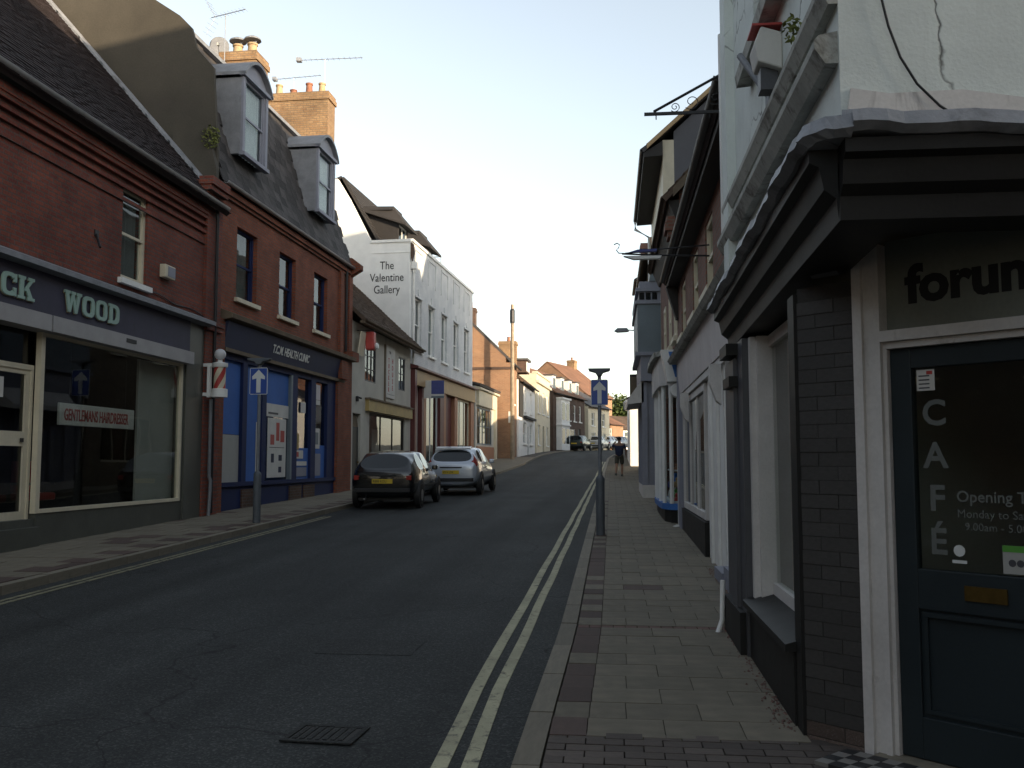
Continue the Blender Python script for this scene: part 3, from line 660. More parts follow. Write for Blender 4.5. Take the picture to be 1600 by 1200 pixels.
# shop window, door, stall riser, step
FA.mb().box(-.25, .02, 13.7, 18.6, .1, .82).obj('stall_riser', M['graygreen'], A)
FA.mb().box(-1.2, .10, 9.0, 13.7, .1, .62).box(-1.2, .0, 9.0, 13.7, .62, .74).obj('step', M['graygreen'], A)
fw = FA.mb().box(-.06, .03, 13.66, 13.76, .82, 3.6).box(-.06, .03, 18.45, 18.52, .82, 3.6).box(-.06, .04, 13.76, 18.45, .82, .88).box(-.06, .03, 13.76, 18.45, 3.55, 3.6).obj('shop_window', M['cream'], A)
FA.mb().box(-.03, -.024, 13.76, 18.45, .88, 3.55).obj('pane', M['glassA'], fw)
FA.mb().box(-.25, .03, 18.52, 18.6, .82, 3.6).obj('window_post', M['graygreen'], A)
dr = FA.mb().box(-.16, -.10, 12.62, 12.72, .74, 3.0).box(-.16, -.10, 13.5, 13.6, .74, 3.0).box(-.16, -.10, 12.72, 13.5, 2.93, 3.0).box(-.16, -.10, 12.72, 13.5, .74, .86).box(-.16, -.10, 12.72, 13.5, 1.84, 2.06).obj('door', M['cream'], A)
FA.mb().box(-.135, -.13, 12.72, 13.5, .86, 1.84).obj('pane', M['glassdark'], dr); FA.mb().box(-.135, -.13, 12.72, 13.5, 2.06, 2.93).obj('pane', M['glassdark'], dr)
FA.mb().box(-.095, -.07, 13.40, 13.46, 1.90, 1.96).obj('lock', M['blackplastic'], dr); FA.mb().box(-.125, -.12, 12.75, 13.0, 2.55, 2.85).obj('notice', M['paper'], dr); FA.mb().box(-.125, -.12, 12.75, 12.9, 1.4, 1.7).obj('notice', M['paper'], dr)
tf = FA.mb().box(-.16, -.08, 9.6, 13.66, 3.0, 3.08).box(-.16, -.08, 13.60, 13.66, .74, 3.0).box(-.16, -.08, 12.54, 12.62, .74, 3.6).obj('door_frame', M['cream'], A)
FA.mb().box(-.13, -.125, 9.6, 13.66, 3.08, 3.6).obj('pane', M['glassdark'], tf); FA.mb().box(-.13, -.125, 9.6, 12.54, .74, 3.0).obj('pane', M['glassdark'], tf)
# the inside of the shop
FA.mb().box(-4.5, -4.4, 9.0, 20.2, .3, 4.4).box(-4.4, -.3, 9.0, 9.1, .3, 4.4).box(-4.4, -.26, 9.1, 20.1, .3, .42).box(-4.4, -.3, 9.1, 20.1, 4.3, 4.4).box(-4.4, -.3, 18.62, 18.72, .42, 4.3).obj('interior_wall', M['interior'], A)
FA.mb().box(-.20, -.16, 17.05, 18.55, .5, 3.55).obj('partition', M['panelgrey'], A)
FA.mb().box(-4.38, -4.3, 12.5, 17.5, 1.6, 2.5).obj('mirror', M['panelgrey'], A)
# side walls, ceiling and roof
FA.mb().prism([(-.3, .1), (-10, .1), (-10, 7.1), (-5.2, 13.0), (-.3, 7.1)], 1, 9.0, 9.3).obj('near_wall', M['brickA'], A)
FA.mb().box(-10, -9.7, 9.3, 20.2, .1, 7.1).obj('back_wall', M['brickA'], A)
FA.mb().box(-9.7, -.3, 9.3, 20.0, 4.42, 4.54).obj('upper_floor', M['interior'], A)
roof(FA, 9.0, 20.05, .22, 7.08, -5.0, 13.0, M['tileA'], course=.12, tiles=.17, over=.0)
roof(FA, 9.0, 20.05, -10.2, 7.08, -5.0, 13.0, M['tileA'], course=.4, over=.0, name='rear_roof')
gutter(FA, 9.0, 19.9, .30, 7.22, M['alu'], .075)
pipe(FA, [(.12, 19.75, 7.15), (.13, 19.78, 6.9), (.13, 19.8, .5)], .038, M['iron'])
# lead flashing where the roof meets the taller neighbour
SL = (13.0 - 7.08) / (-5.22)
fl = FA.mb()
for i in range(9):
    o0 = .05 - i * .56; o1 = o0 - .60; 
    z0 = 7.08 + (.22 - o0) * -SL * 1.0; z1 = 7.08 + (.22 - o1) * -SL
    fl.hexa([(o0, 19.86, z0 + .18), (o0, 20.06, z0 + .18), (o1, 20.06, z1 + .18), (o1, 19.86, z1 + .18), (o0, 19.86, z0 + .245 + .006 * (i % 2)), (o0, 20.06, z0 + .30), (o1, 20.06, z1 + .30), (o1, 19.86, z1 + .245 + .006 * (i % 2))])
fl.obj('flashing', M['lead'], A)
# things on A
al = thing('alarm_box', 'small cream alarm box with blue front on the red brick beside the sash window', 'alarm box', (XA, 17.42, 5.20))
MB().box(0, .13, 0, .42, 0, .26).obj('case', M['cream'], al, bevel=.015); MB().box(.131, .137, .1, .40, .03, .23).obj('cover', M['lavender'], al)
bk = thing('flag_bracket', 'rusty iron stay sticking out of the red brick left of the sash window', 'bracket', (XA, 15.0, 5.2))
MB().tube([(0, .12, .30), (.22, -.12, .0)], .022, 6).obj('rod', M['iron'], bk); MB().box(-.01, .02, .06, .18, .24, .36).obj('wall_plate', M['iron'], bk)
cb = MB().tube([(XA + .02 + .01 * math.sin(i), 17.0 + i * .3, 4.83 - .01 * i + .03 * math.sin(i * 1.3)) for i in range(9)], .012, 5).obj('cable', M['blackplastic']); tag(cb, 'thin black cable sagging along the brick above the mauve fascia', 'cable')
sg_ = thing('hairdresser_sign', 'long white sign lettered GENTLEMANS HAIRDRESSER hanging inside the shop window', 'sign', (XA - .10, 14.42, 2.2))
MB().box(-.05, .0, 0, 2.4, 0, .36).obj('board', M['paper'], sg_, bevel=.01)
SFr = Fr(lambda o, u, z: (o, u, z), False)
text_on('lettering', 'GENTLEMANS HAIRDRESSER', .27, M['red'], sg_, SFr, .004, .12, .085, sx=.60, bold=.004, ext=.002)
for q in (.3, 2.1): MB().tube([(-.025, q, .36), (-.025, q, 1.6)], .004, 5).obj('chain', M['iron'], sg_)
def barber_chair(y, lab):
    t = thing('barber_chair', lab, 'chair', (XA - 1.9, y, .42), R(random.uniform(-25, 25)))
    MB().box(-.27, .27, -.27, .27, .48, .62).obj('seat', M['redsign'], t, bevel=.03); MB().box(-.30, -.18, -.25, .25, .62, 1.2).obj('backrest', M['redsign'], t, bevel=.03)
    MB().lathe((0, 0, 0), [(.3, 0), (.28, .03), (.06, .06), (.05, .48)], 14).obj('pedestal', M['alu'], t, smooth=True)
    for s in (-1, 1): MB().box(-.2, .22, s * .3 - .03, s * .3 + .03, .76, .81).obj('armrest', M['blackplastic'], t)
barber_chair(15.2, 'dark red barber chair in the hairdresser window, nearer the door'); barber_chair(16.6, 'dark red barber chair in the hairdresser window, nearer the pale partition')
# barber's pole
bp_ = thing('barber_pole', 'red and white striped barber pole with a white globe on the brick pier', 'barber pole', (XA + .42, 19.42, 2.98))
MB().lathe((0, 0, 0), [(.17, 0), (.17, .17), (.15, .18)], 18).obj('base', M['white'], bp_, smooth=True)
n = 20; 
for ci, (mm, nm) in enumerate(((M['red'], 'stripe'), (M['cream'], 'cylinder'))):
    mb = MB(); vs = []; rows = 12
    for r_ in range(rows + 1):
        for k in range(n):
            a = 2 * math.pi * (k + r_ * .55) / n; rr = .125; vs.append((rr * math.cos(a), rr * math.sin(a), .18 + .46 * r_ / rows))
    fs = [(r_ * n + k, r_ * n + (k + 1) % n, (r_ + 1) * n + (k + 1) % n, (r_ + 1) * n + k) for r_ in range(rows) for k in range(n) if (k // 3 % 2) == ci]
    mb.add(vs, fs).obj(nm, mm, bp_, smooth=True)
MB().lathe((0, 0, .64), [(.15, 0), (.165, .03), (.165, .09), (.05, .12), (.05, .16)], 18).obj('cap', M['white'], bp_, smooth=True)
MB().lathe((0, 0, .92), [(.12 * math.sin(math.pi * i / 10) + .001, -.12 * math.cos(math.pi * i / 10)) for i in range(11)], 18).obj('globe', M['bulb'], bp_, smooth=True)
MB().box(-.42, -.14, -.03, .03, .03, .10).box(-.42, -.14, -.03, .03, .66, .73).box(-.26, -.20, -.05, .05, .0, .72).obj('bracket', M['white'], bp_)
pp = MB().tube([(XA + .15, 19.62, 2.95), (XA + .15, 19.62, 1.3), (XA + .17, 19.66, 1.2), (XA + .15, 19.64, g(19.6) + .04)], .04, 8).obj('conduit_pipe', M['galv']); smooth_me(pp.data, 60)
tag(pp, 'grey conduit pipe running down the brick pier below the barber pole', 'pipe')
# weed on the parapet between the two roofs
def leaves(name, c, r, n, size, mat, parent=None, seed=1, gz=0):
    rnd = random.Random(seed); mb = MB()
    for i in range(n):
        while True:
            p = Vector((rnd.uniform(-1, 1), rnd.uniform(-1, 1), rnd.uniform(-1, 1)))
            if p.length < 1: break
        p = Vector((c[0] + p.x * r[0], c[1] + p.y * r[1], c[2] + p.z * r[2]))
        a = Vector((rnd.gauss(0, 1), rnd.gauss(0, 1), rnd.gauss(0, .6))).normalized(); b = a.cross(Vector((rnd.gauss(0, 1), rnd.gauss(0, 1), rnd.gauss(0, 1)))).normalized(); s = size * rnd.uniform(.6, 1.3)
        mb.add([tuple(p - a * s), tuple(p + b * s * .45), tuple(p + a * s), tuple(p - b * s * .45)], [(0, 1, 2, 3)])
    return mb.obj(name, mat, parent)
wd = thing('weed', 'green moss and weed growing on the parapet between the brick roofs', 'plant', (-8.95, 20.05, 8.75))
leaves('leaves', (0, 0, .18), (.22, .14, .28), 260, .04, M['moss'], wd, 3); MB().tube([(0, 0, 0), (.03, 0, .3)], .012, 5).obj('stem', M['bark'], wd)

# ------------------------------------------------------------------ B: clinic with slate mansard
XB, YB, TB = -8.9, 20.2, 1.5
zB = g(25)
B = thing('clinic_building', 'brown brick clinic building with slate mansard, two dormers and blue shopfront', 'shop building', (XB, YB, zB), R(-TB), absz=True)
FB = left_fac(B)
LB = 10.3
wins = [(1.28, 2.5, 5.5, 7.23), (4.0, 5.22, 5.5, 7.23), (6.75, 7.97, 5.5, 7.23)]
wall(FB, .1, LB, 4.9, 7.95, wins, M['brickB'])
for i, (a, b, c, d) in enumerate(wins):
    sash(FB, a, b, c, d, M['darkblue'] if i != 9 else M['white'], o=-.11, fw=.07, sill=True, curtain=M['curtaind'] if i else M['curtain'], sillm=M['cream'])
FB.mb().box(0, .06, .1, LB, 7.72, 7.80).box(0, .11, .1, LB, 7.80, 7.93).obj('eaves_cornice', M['brickB'], B)
FB.mb().box(.0, .09, 9.05, 9.35, 4.9, 7.72).box(0, .09, 9.95, 10.3, 4.9, 7.72).obj('pier', M['brickB'], B)
gutter(FB, .2, LB, .19, 8.02, M['alu'], .065)
pipe(FB, [(.08, 9.65, 7.95), (.08, 9.65, 5.2)], .045, M['iron'])
# mansard slope
MO, MZ0, MZ1 = -1.1, 8.02, 11.75
FB.mb().hexa([(.0, .1, MZ0), (.0, LB, MZ0), (-.3, LB, MZ0), (-.3, .1, MZ0), (MO, .1, MZ1), (MO, LB, MZ1), (MO - .3, LB, MZ1), (MO - .3, .1, MZ1)]).obj('mansard', M['slatefar'], B)
bm_ = bpy.data.objects[B.children[-1].name]
def recalc(o):
    bmx = bmesh.new(); bmx.from_mesh(o.data); bmesh.ops.recalc_face_normals(bmx, faces=bmx.faces); bmx.to_mesh(o.data); bmx.free()
recalc(bm_)
mang = math.atan2(-MO, MZ1 - MZ0)
SW, SH = .43, .30; nr = int((MZ1 - MZ0) / math.cos(mang) / SH) + 1
for r_ in range(nr):
    t = (r_ + .5) * SH; zz = MZ0 + t * math.cos(mang); oo = -t * math.sin(mang)
    if zz > MZ1: break
    bell = max(0, .12 * (1 - t / .9)) if t < .9 else 0
    k = 0
    while True:
        u = .1 + (k + (.5 if r_ % 2 else 0)) * SW + SW / 2
        if u > LB: break
        k += 1
        if (1.30 < u < 3.05 or 6.75 < u < 8.6) and 9.15 < zz < 12: continue
        piece('slate', M['slate'], B, (oo + .03 + bell, u, zz - zB), (.022, SW - .008, SH * 1.12), (0, -mang + .035 - (bell > 0) * .12, random.uniform(-.006, .006)))
FB.mb().box(MO - .35, MO + .14, .05, LB, MZ1, MZ1 + .10).obj('kerb_flashing', M['leadgrey'], B)
roof(FB, .1, LB, MO - .1, MZ1 + .05, -4.6, 13.3, M['slatefar'], course=.3, over=0, name='upper_roof')
roof(FB, .1, LB, -8.2, MZ1 + .05, -4.6, 13.3, M['slatefar'], course=.5, over=0, name='rear_roof')
# flank wall toward the camera (brown render, stepped parapet) and far end wall, back
FB.mb().prism([(-.02, .1), (-8.5, .1), (-8.5, 13.0), (-4.6, 13.9), (-2.2, 12.75), (-.95, 11.9), (-.66, 11.6), (-.52, 11.1), (-.1, 10.62), (.05, 8.6), (.05, 7.95), (-.02, 7.9)], 1, 0.0, .1).obj('flank_wall', M['rendA'], B)
FB.mb().prism([(-.02, 7.7), (-.95, 7.75), (-.95, 9.15), (-.12, 9.1), (.10, 8.2), (.10, 7.7)], 1, -.16, -.002).obj('parapet_return', M['rendA'], B)
FB.mb().prism([(-.3, .1), (-8.5, .1), (-8.5, 11.75), (-4.6, 13.3), (-1.1, 11.75), (-.05, 8.0), (-.3, 7.9)], 1, LB - .25, LB).obj('far_wall', M['brickB'], B)
FB.mb().box(-8.5, -8.2, .1, LB - .25, .1, 11.8).obj('back_wall', M['brickB'], B)
FB.mb().box(-8.2, -.32, .1, LB - .25, 7.75, 7.9).box(-8.2, -.32, .1, LB - .25, 4.75, 4.88).obj('upper_floor', M['interior'], B)
FB.mb().prism([(0, 7.7), (.42, 7.95), (.42, 8.12), (.12, 8.35), (0, 8.35)], 1, LB - .25, LB + .05).obj('eaves_corbel', M['brickB'], B)
# dormers
def dormer(F, u0, u1, z0, z1, o, back, rise):
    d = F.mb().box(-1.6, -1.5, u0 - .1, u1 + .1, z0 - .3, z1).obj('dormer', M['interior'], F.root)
    for a, b in ((u0 - .13, u0 - .02), (u1 + .02, u1 + .13)): recalc(F.mb().prism([(o, z0 - .1), (o, z1), (-1.3, z1), (-.4, z0 - .1)], 1, a, b).obj('cheek', M['leadgrey'], d))
    uc = (u0 + u1) / 2; hw = (u1 - u0) / 2 + .22; n = 12
    arc = [(uc - hw + 2 * hw * k / n, z1 + .12 + rise * math.sin(math.pi * k / n) ** .8) for k in range(n + 1)]
    rf = F.mb(); poly = arc + [(p[0], p[1] - .09) for p in arc[::-1]]
    vs = [(o + .16, p[0], p[1]) for p in arc] + [(back, p[0], p[1]) for p in arc] + [(o + .16, p[0], p[1] - .08) for p in arc] + [(back, p[0], p[1] - .08) for p in arc]
    m = n + 1; fs = []
    for k in range(n): fs += [(k, k + 1, m + k + 1, m + k), (2 * m + k, 3 * m + k, 3 * m + k + 1, 2 * m + k + 1), (k, 2 * m + k, 2 * m + k + 1, k + 1), (m + k, m + k + 1, 3 * m + k + 1, 3 * m + k)]
    fs += [(0, m, 3 * m, 2 * m), (n, 2 * m + n, 3 * m + n, m + n)]
    rf.add(vs, fs); ro = rf.obj('dormer_roof', M['leadgrey'], d); recalc(ro); smooth_me(ro.data, 35)
    tp = F.mb(); pf = [(p[0], p[1] - .08) for p in arc]; tp.prism(pf + [(uc + hw - .02, z1 + .02), (uc - hw + .02, z1 + .02)], 0, o - .02, o + .02).obj('pediment', M['lavender'], d)
    F.mb().box(o - .02, o + .12, uc - hw, uc + hw, z1 + .03, z1 + .12).box(o - .01, o + .06, u0 - .13, u0, z0 - .06, z1 + .02).box(o - .01, o + .06, u1, u1 + .13, z0 - .06, z1 + .02).box(o - .02, o + .12, u0 - .15, u1 + .15, z0 - .14, z0 - .05).obj('surround', M['lavender'], d)
    f2 = Fac(d, F.fr)
    zoff = ZOFF.pop(d.name, None)
    sash(f2, u0, u1, z0 - .05, z1 + .03, M['lavender'], o=o + .01, fw=.06, curtain=M['blind'], ctop=False)
dormer(FB, 1.5, 2.78, 9.15, 10.95, -.02, -2.4, .52); dormer(FB, 6.95, 8.3, 9.2, 11.0, -.02, -2.4, .52)
# clinic shopfront
FB.mb().prism([(0, 4.82), (.34, 4.88), (.36, 4.98), (0, 5.12)], 1, .35, 9.95).obj('fascia_cornice', M['wood'], B)
fb = FB.mb().prism([(-.2, 4.22), (.10, 4.22), (.22, 4.82), (-.2, 4.82)], 1, .45, 9.35).obj('fascia', M['navy'], B)
FB.mb().box(0, .16, .45, 9.35, 4.13, 4.215).obj('fascia_moulding', M['wood'], B)
TF = Fr(lambda o, u, z: (o + .10 + (z - 4.22) * .2, u, z), False)
text_on('lettering', 'T.C.M. HEALTH CLINIC', .29, M['signwhite'], fb, TF, .012, 3.25, 4.42, sx=.92, ext=.004, bold=.007)
FB.mb().box(-.3, .14, .0, .45, .1, 4.85).obj('pier', M['brickB'], B); FB.mb().box(-.3, .14, 8.75, 9.35, .1, 4.12).obj('pier', M['brickB'], B); FB.mb().box(-.3, .10, 9.36, LB, .1, 4.88).obj('pier', M['brickB'], B)
FB.mb().box(.14, .26, 8.72, 9.38, 4.22, 4.8).box(-.1, .3, 9.7, LB + .1, 4.9, 5.2).obj('console', M['brickB'], B)
FB.mb().box(-.25, .03, .45, 8.75, .1, 1.02).obj('stall_riser', M['darkblue'], B)
for u in (1.75, 4.9, 6.0): FB.mb().box(.032, .07, u, u + .9, .1, .95).obj('brick_plinth', M['brickD'], B)
FB.mb().box(-.2, .09, .45, 8.75, 1.03, 1.13).obj('window_sill', M['darkblue'], B)
mull = [(.45, .55), (1.72, 1.98), (2.92, 3.2), (5.02, 5.42), (6.55, 6.95), (8.0, 8.74)]
for a, b in mull: FB.mb().box(-.15, .05, a, b, 1.13, 4.13).obj('mullion', M['darkblue'], B)
FB.mb().box(-.15, .045, .55, 8.0, 3.98, 4.12).obj('window_head', M['darkblue'], B)
for (a, b, c, d, mm, nm) in ((.55, 1.72, 2.25, 3.98, 'blue', 'blue_panel'), (.55, 1.72, 1.13, 2.24, 'panelgrey', 'pale_panel'), (1.98, 2.92, 1.13, 3.98, 'blue', 'blue_panel'), (3.2, 5.02, 2.9, 3.98, 'blue', 'blue_panel'), (6.95, 8.0, 1.13, 2.1, 'blue', 'blue_panel'), (5.42, 6.55, 1.13, 2.0, 'blue', 'blue_panel')):
    FB.mb().box(-.06, -.03, a + .003, b - .003, c, d).obj(nm, M[mm], B)
for a, b, c in ((3.2, 5.02, 1.13), (5.42, 6.55, 2.0), (6.95, 8.0, 2.1)): FB.mb().box(-.055, -.05, a, b, c, 3.98 if a > 5 else 2.9).obj('pane', M['glass'], B)
FB.mb().box(-.9, -.85, 5.0, 8.7, 1.0, 4.0).obj('backdrop', M['blue'], B)
def poster(u0, u1, z0, z1, mat=None, marks=None, o=-.012):
    p = FB.mb().box(o - .006, o, u0, u1, z0, z1).obj('poster', mat or M['paper'], B)
    for (a, b, c, d, m) in (marks or []): FB.mb().box(o + .001, o + .004, u0 + (u1 - u0) * a, u0 + (u1 - u0) * b, z0 + (z1 - z0) * c, z0 + (z1 - z0) * d).obj('print', m, p)
poster(2.70, 2.92, 1.15, 2.6, marks=[(.2, .8, .40, .47, M['red']), (.2, .8, .32, .38, M['red'])])
poster(2.88, 2.94, 2.6, 3.98)
poster(3.45, 4.75, 1.2, 2.75, marks=[(.45, .62, .62, .93, M['red']), (.15, .35, .55, .72, M['red']), (.68, .9, .6, .8, M['red']), (.1, .9, .50, .51, M['inkdark']), (.2, .35, .25, .40, M['navy']), (.6, .78, .28, .38, M['navy']), (.6, .76, .08, .18, M['navy'])])
poster(3.3, 5.0, 2.78, 3.12, marks=[(.1, .5, .2, .35, M['pilgrey'])])
poster(5.85, 6.25, 3.0, 3.3); poster(5.5, 5.75, 1.95, 2.4, M['ochre']); poster(5.5, 6.1, 1.7, 1.93, marks=[(.1, .4, .2, .8, M['red'])]); poster(5.45, 6.4, 1.5, 1.62); poster(5.45, 6.4, 1.2, 1.45, M['lavender'])
poster(6.98, 7.5, 3.45, 3.9, M['pinkwhite']); poster(6.98, 7.5, 3.3, 3.44); poster(7.0, 7.5, 2.0, 2.6, marks=[(.25, .75, .2, .8, M['bluegrey'])]); poster(7.0, 7.6, 1.2, 1.85, M['lavender'])
FB.mb().box(-.045, .06, 4.90, 5.02, 1.13, 3.98).obj('door_frame', M['bluegrey'], B)
# chimneys, aerials, dish of B
ch1 = chimney(FB, -2.45, -1.35, 5.3, 6.2, 11.6, 13.45, M['brickT'], [(-2.1, 5.75, .38, M['potbuff']), (-1.65, 5.75, .40, M['potbuff'])], None, caps=True, pr=.15)
ch2 = chimney(FB, -2.75, -.62, 9.55, LB - .02, 11.0, 13.9, M['brickT'], [(-2.45, 9.9, .42, M['potbuff']), (-1.95, 9.9, .22, M['pot']), (-1.4, 9.9, .42, M['pot']), (-.95, 9.9, .40, M['potbuff'])], None, pr=.12)
def yagi(name, label, base, h, ang, L, n, refl=False, arms=None):
    t = thing(name, label, 'aerial', base, ang)
    MB().tube([(0, 0, 0), (0, 0, h)], .014, 6).obj('mast', M['alu'], t)
    MB().tube([(-L * .42, 0, h - .03), (L * .58, 0, h + .05)], .012, 6).obj('boom', M['alu'], t)
    for i in range(n):
        x = -L * .3 + L * .86 * i / (n - 1); zz = h - .03 + .08 * (x + L * .42) / L
        MB().tube([(x, -.14, zz), (x, .14, zz)], .005, 4).obj('element', M['alu'], t)
    if refl:
        for s in (-1, 1):
            for k in range(4): MB().tube([(-L * .34 - .07 * k, -.2, h - .03 + s * .12 * (k + 1)), (-L * .34 - .07 * k, .2, h - .03 + s * .12 * (k + 1))], .006, 4).obj('reflector_rod', M['alu'], t)
            MB().tube([(-L * .3, 0, h - .03), (-L * .34 - .25, 0, h - .03 + s * .5)], .007, 4).obj('reflector_arm', M['alu'], t)
    else: MB().box(-L * .44, -L * .36, -.1, .1, h - .08, h + .04).obj('reflector', M['alu'], t)
    return t
yagi('television_aerial', 'TV aerial with splayed reflector above the two capped chimney pots', (-10.95, 25.3, 12.6), 1.85, R(-12), 1.15, 9, True)
yagi('television_aerial', 'TV aerial on a tall mast over the big tan chimney, pointing right', (-9.55, 30.25, 12.6), 2.6, R(5), 2.2, 11)
yagi('television_aerial', 'low faint TV aerial behind the big tan chimney', (-11.0, 31.3, 12.6), 2.45, R(0), 1.7, 9)
ds = thing('satellite_dish', 'grey satellite dish beside the two capped chimney pots', 'satellite dish', (-11.35, 25.85, 12.6), R(18))
dd = MB(); prof = [(.001, .07), (.1, .062), (.2, .035), (.28, 0), (.285, -.01)]; dd.lathe((0, 0, 0), prof, 20, ax=1); dob = dd.obj('dish', M['leadgrey'], ds, smooth=True); dob.location = (0, 0, 1.15); dob.rotation_euler = (R(14), 0, 0)
MB().tube([(0, .08, 0), (0, .08, 1.15)], .02, 6).obj('mast', M['alu'], ds); MB().tube([(0, -.0, .88), (0, -.34, 1.05)], .012, 5).obj('feed_arm', M['alu'], ds); MB().box(-.04, .04, -.40, -.33, 1.02, 1.1).obj('receiver', M['panelgrey'], ds)

# ------------------------------------------------------------------ C: low cream shop with catslide roof
zC = g(35)
C = thing('low_shop', 'low cream rendered shop with catslide tiled roof between clinic and white gallery', 'shop building', (-8.63, 30.62, zC), R(-1.2), absz=True)
FC = left_fac(C); LC = 8.6
holes = [(1.75, 3.2, 4.45, 5.85), (6.6, 7.7, 4.5, 5.85), (.35, 1.3, .3, 3.25), (2.4, 7.7, 1.3, 3.38)]
wall(FC, .02, LC, .3, 6.35, holes, M['creamgrey'])
casement(FC, 1.75, 3.2, 4.45, 5.85, M['pilgrey'], cols=3, rows=3, o=-.02, curtain=M['curtaind'])
casement(FC, 6.6, 7.7, 4.5, 5.85, M['pilgrey'], cols=2, rows=2, o=-.02, curtain=M['blind'])
casement(FC, 2.4, 7.7, 1.3, 3.38, M['darktimber'], cols=3, rows=1, o=-.05, fw=.10)
FC.mb().box(-1.6, -1.5, 1.5, 8.4, .4, 3.9).obj('shop_backdrop', M['cream'], C)
for (a, b, z0, z1, m) in ((3.3, 4.2, 1.4, 2.6, 'paper'), (4.9, 5.3, 1.4, 2.2, 'redsign'), (5.8, 6.9, 1.4, 2.9, 'paper')): FC.mb().box(-.9, -.86, a, b, z0, z1).obj('display_board', M[m], C)
d = FC.mb().box(-.14, -.08, .37, 1.28, .5, 2.8).obj('door', M['doorgrey'], C); FC.mb().lathe((-.05, 1.18, 1.6), [(.03, -.03), (.035, 0), (.03, .03)], 8).obj('door_knob', M['brass'], d)
ar = FC.mb(); n = 10; pts = [(.825 + .475 * math.cos(math.pi * k / n), 2.8 + .45 * math.sin(math.pi * k / n)) for k in range(n + 1)]; ar.prism(pts, 0, -.14, -.10).obj('fanlight', M['wood'], C)
FC.mb().box(0, .14, 1.85, 8.5, 3.40, 3.80).obj('fascia', M['ochre'], C); FC.mb().box(0, .2, 1.8, 8.55, 3.80, 3.86).obj('fascia_moulding', M['wood'], C)
shell(FC, .02, LC, .3, 6.35, 6.5, M['creamgrey'], gable=(-3.25, 9.6), floor=False)
FC.mb().box(-6.2, -.32, .35, 8.25, 3.95, 4.1).obj('upper_floor', M['interior'], C)
roof(FC, .05, LC + .3, .45, 6.28, -3.25, 9.75, M['tileB'], course=.16, tiles=.2, over=0); roof(FC, .05, LC + .3, -7.0, 6.28, -3.25, 9.75, M['tileB'], course=.5, over=0, name='rear_roof')
FC.mb().box(.30, .46, .05, LC + .55, 6.24, 6.32).obj('eaves_board', M['wood'], C); gutter(FC, .1, LC + .6, .50, 6.36, M['wood'], .06)
# hanging vertical sign, red bracket sign, security lamp
vs_ = thing('vertical_sign', 'tall narrow white sign with red letters TUCKER HOUSE on the low cream shop', 'sign', (-8.63 + .09, 30.62 + 4.5, 4.05), R(-1.2))
MB().box(.0, .06, 0, 1.3, 0, 2.0).obj('board', M['paper'], vs_); VF = Fr(lambda o, u, z: (o + .06, u, z), False)
for i, ch in enumerate('TUCKER'): text_on('letter', ch, .24, M['red'], vs_, VF, .004, .33, 1.36 - i * .225, ext=.003, align='CENTER', bold=.006)
for i, ch in enumerate('HOUSE'): text_on('letter', ch, .26, M['red'], vs_, VF, .004, .90, 1.36 - i * .26, ext=.003, align='CENTER', bold=.006)
text_on('lettering', 'THE', .15, M['inkdark'], vs_, VF, .004, .5, 1.70, ext=.002, align='CENTER'); MB().box(.061, .065, .1, 1.2, .13, .145).obj('rule', M['pilgrey'], vs_)
MB().box(.0, .05, -.16, -.02, -.25, 2.0).obj('backing_post', M['wood'], vs_)
rs = thing('bracket_sign', 'cream and red projecting sign at the corner of the brown brick clinic', 'sign', (-8.62, 30.95, 5.28))
MB().box(.15, .19, -.05, .62, -.05, .75).obj('board', M['cream'], rs).rotation_euler = (0, R(8), 0); MB().box(.25, .55, .55, .9, .15, .78).obj('red_panel', M['redsign'], rs, bevel=.05); MB().lathe((.6, .78, .30), [(.09, -.05), (.12, 0), (.09, .06)], 10, ax=0).obj('lamp', M['signwhite'], rs); MB().tube([(-.05, .4, .8), (.6, .4, .8)], .018, 6).obj('arm', M['iron'], rs)
slm = thing('security_lamp', 'small dark lamp on the cream wall above the arched door', 'lamp', (-8.62, 31.35, 3.75)); MB().box(0, .1, -.06, .06, -.1, .08).obj('body', M['iron'], slm, bevel=.02); MB().tube([(.05, 0, .05), (.2, 0, .0)], .03, 8).obj('lamp_head', M['iron'], slm)

# ------------------------------------------------------------------ D: white gallery
zD = g(45)
D = thing('white_gallery', 'tall white painted gallery building lettered The Valentine Gallery on its side wall', 'shop building', (-8.47, 39.4, zD), R(-3.3), absz=True)
FD = left_fac(D); LD = 12.9
DW = [(.6, 1.75), (2.95, 4.1), (5.5, 6.65), (8.15, 9.3), (10.7, 11.85)]
holes = [(a, b, 6.45, 8.75) for a, b in DW]
wall(FD, .0, LD, 5.62, 11.05, holes, M['brickW'])
for i, (a, b) in enumerate(DW):
    sash(FD, a, b, 6.45, 8.75, M['white'], o=-.1, fw=.07, sill=True, curtain=M['blind'] if i in (1, 2) else M['curtaind'], cols=2)
    FD.mb().box(.002, .05, a - .06, b + .06, 8.76, 8.84).prism([((a + b) / 2 - .1, 8.84), ((a + b) / 2 + .1, 8.84), ((a + b) / 2 + .14, 9.15), ((a + b) / 2 - .14, 9.15)], 0, .002, .04).obj('lintel', M['brickW'], D)
    FD.mb().box(.002, .035, a - .16, a - .05, 9.65, 10.8).box(.002, .035, b + .05, b + .16, 9.65, 10.8).box(.002, .035, a - .16, b + .16, 10.8, 10.9).obj('blind_panel', M['brickW'], D)
FD.mb().box(-.32, .07, -.04, LD + .05, 11.05, 11.17).obj('parapet_coping', M['whitebright'], D)
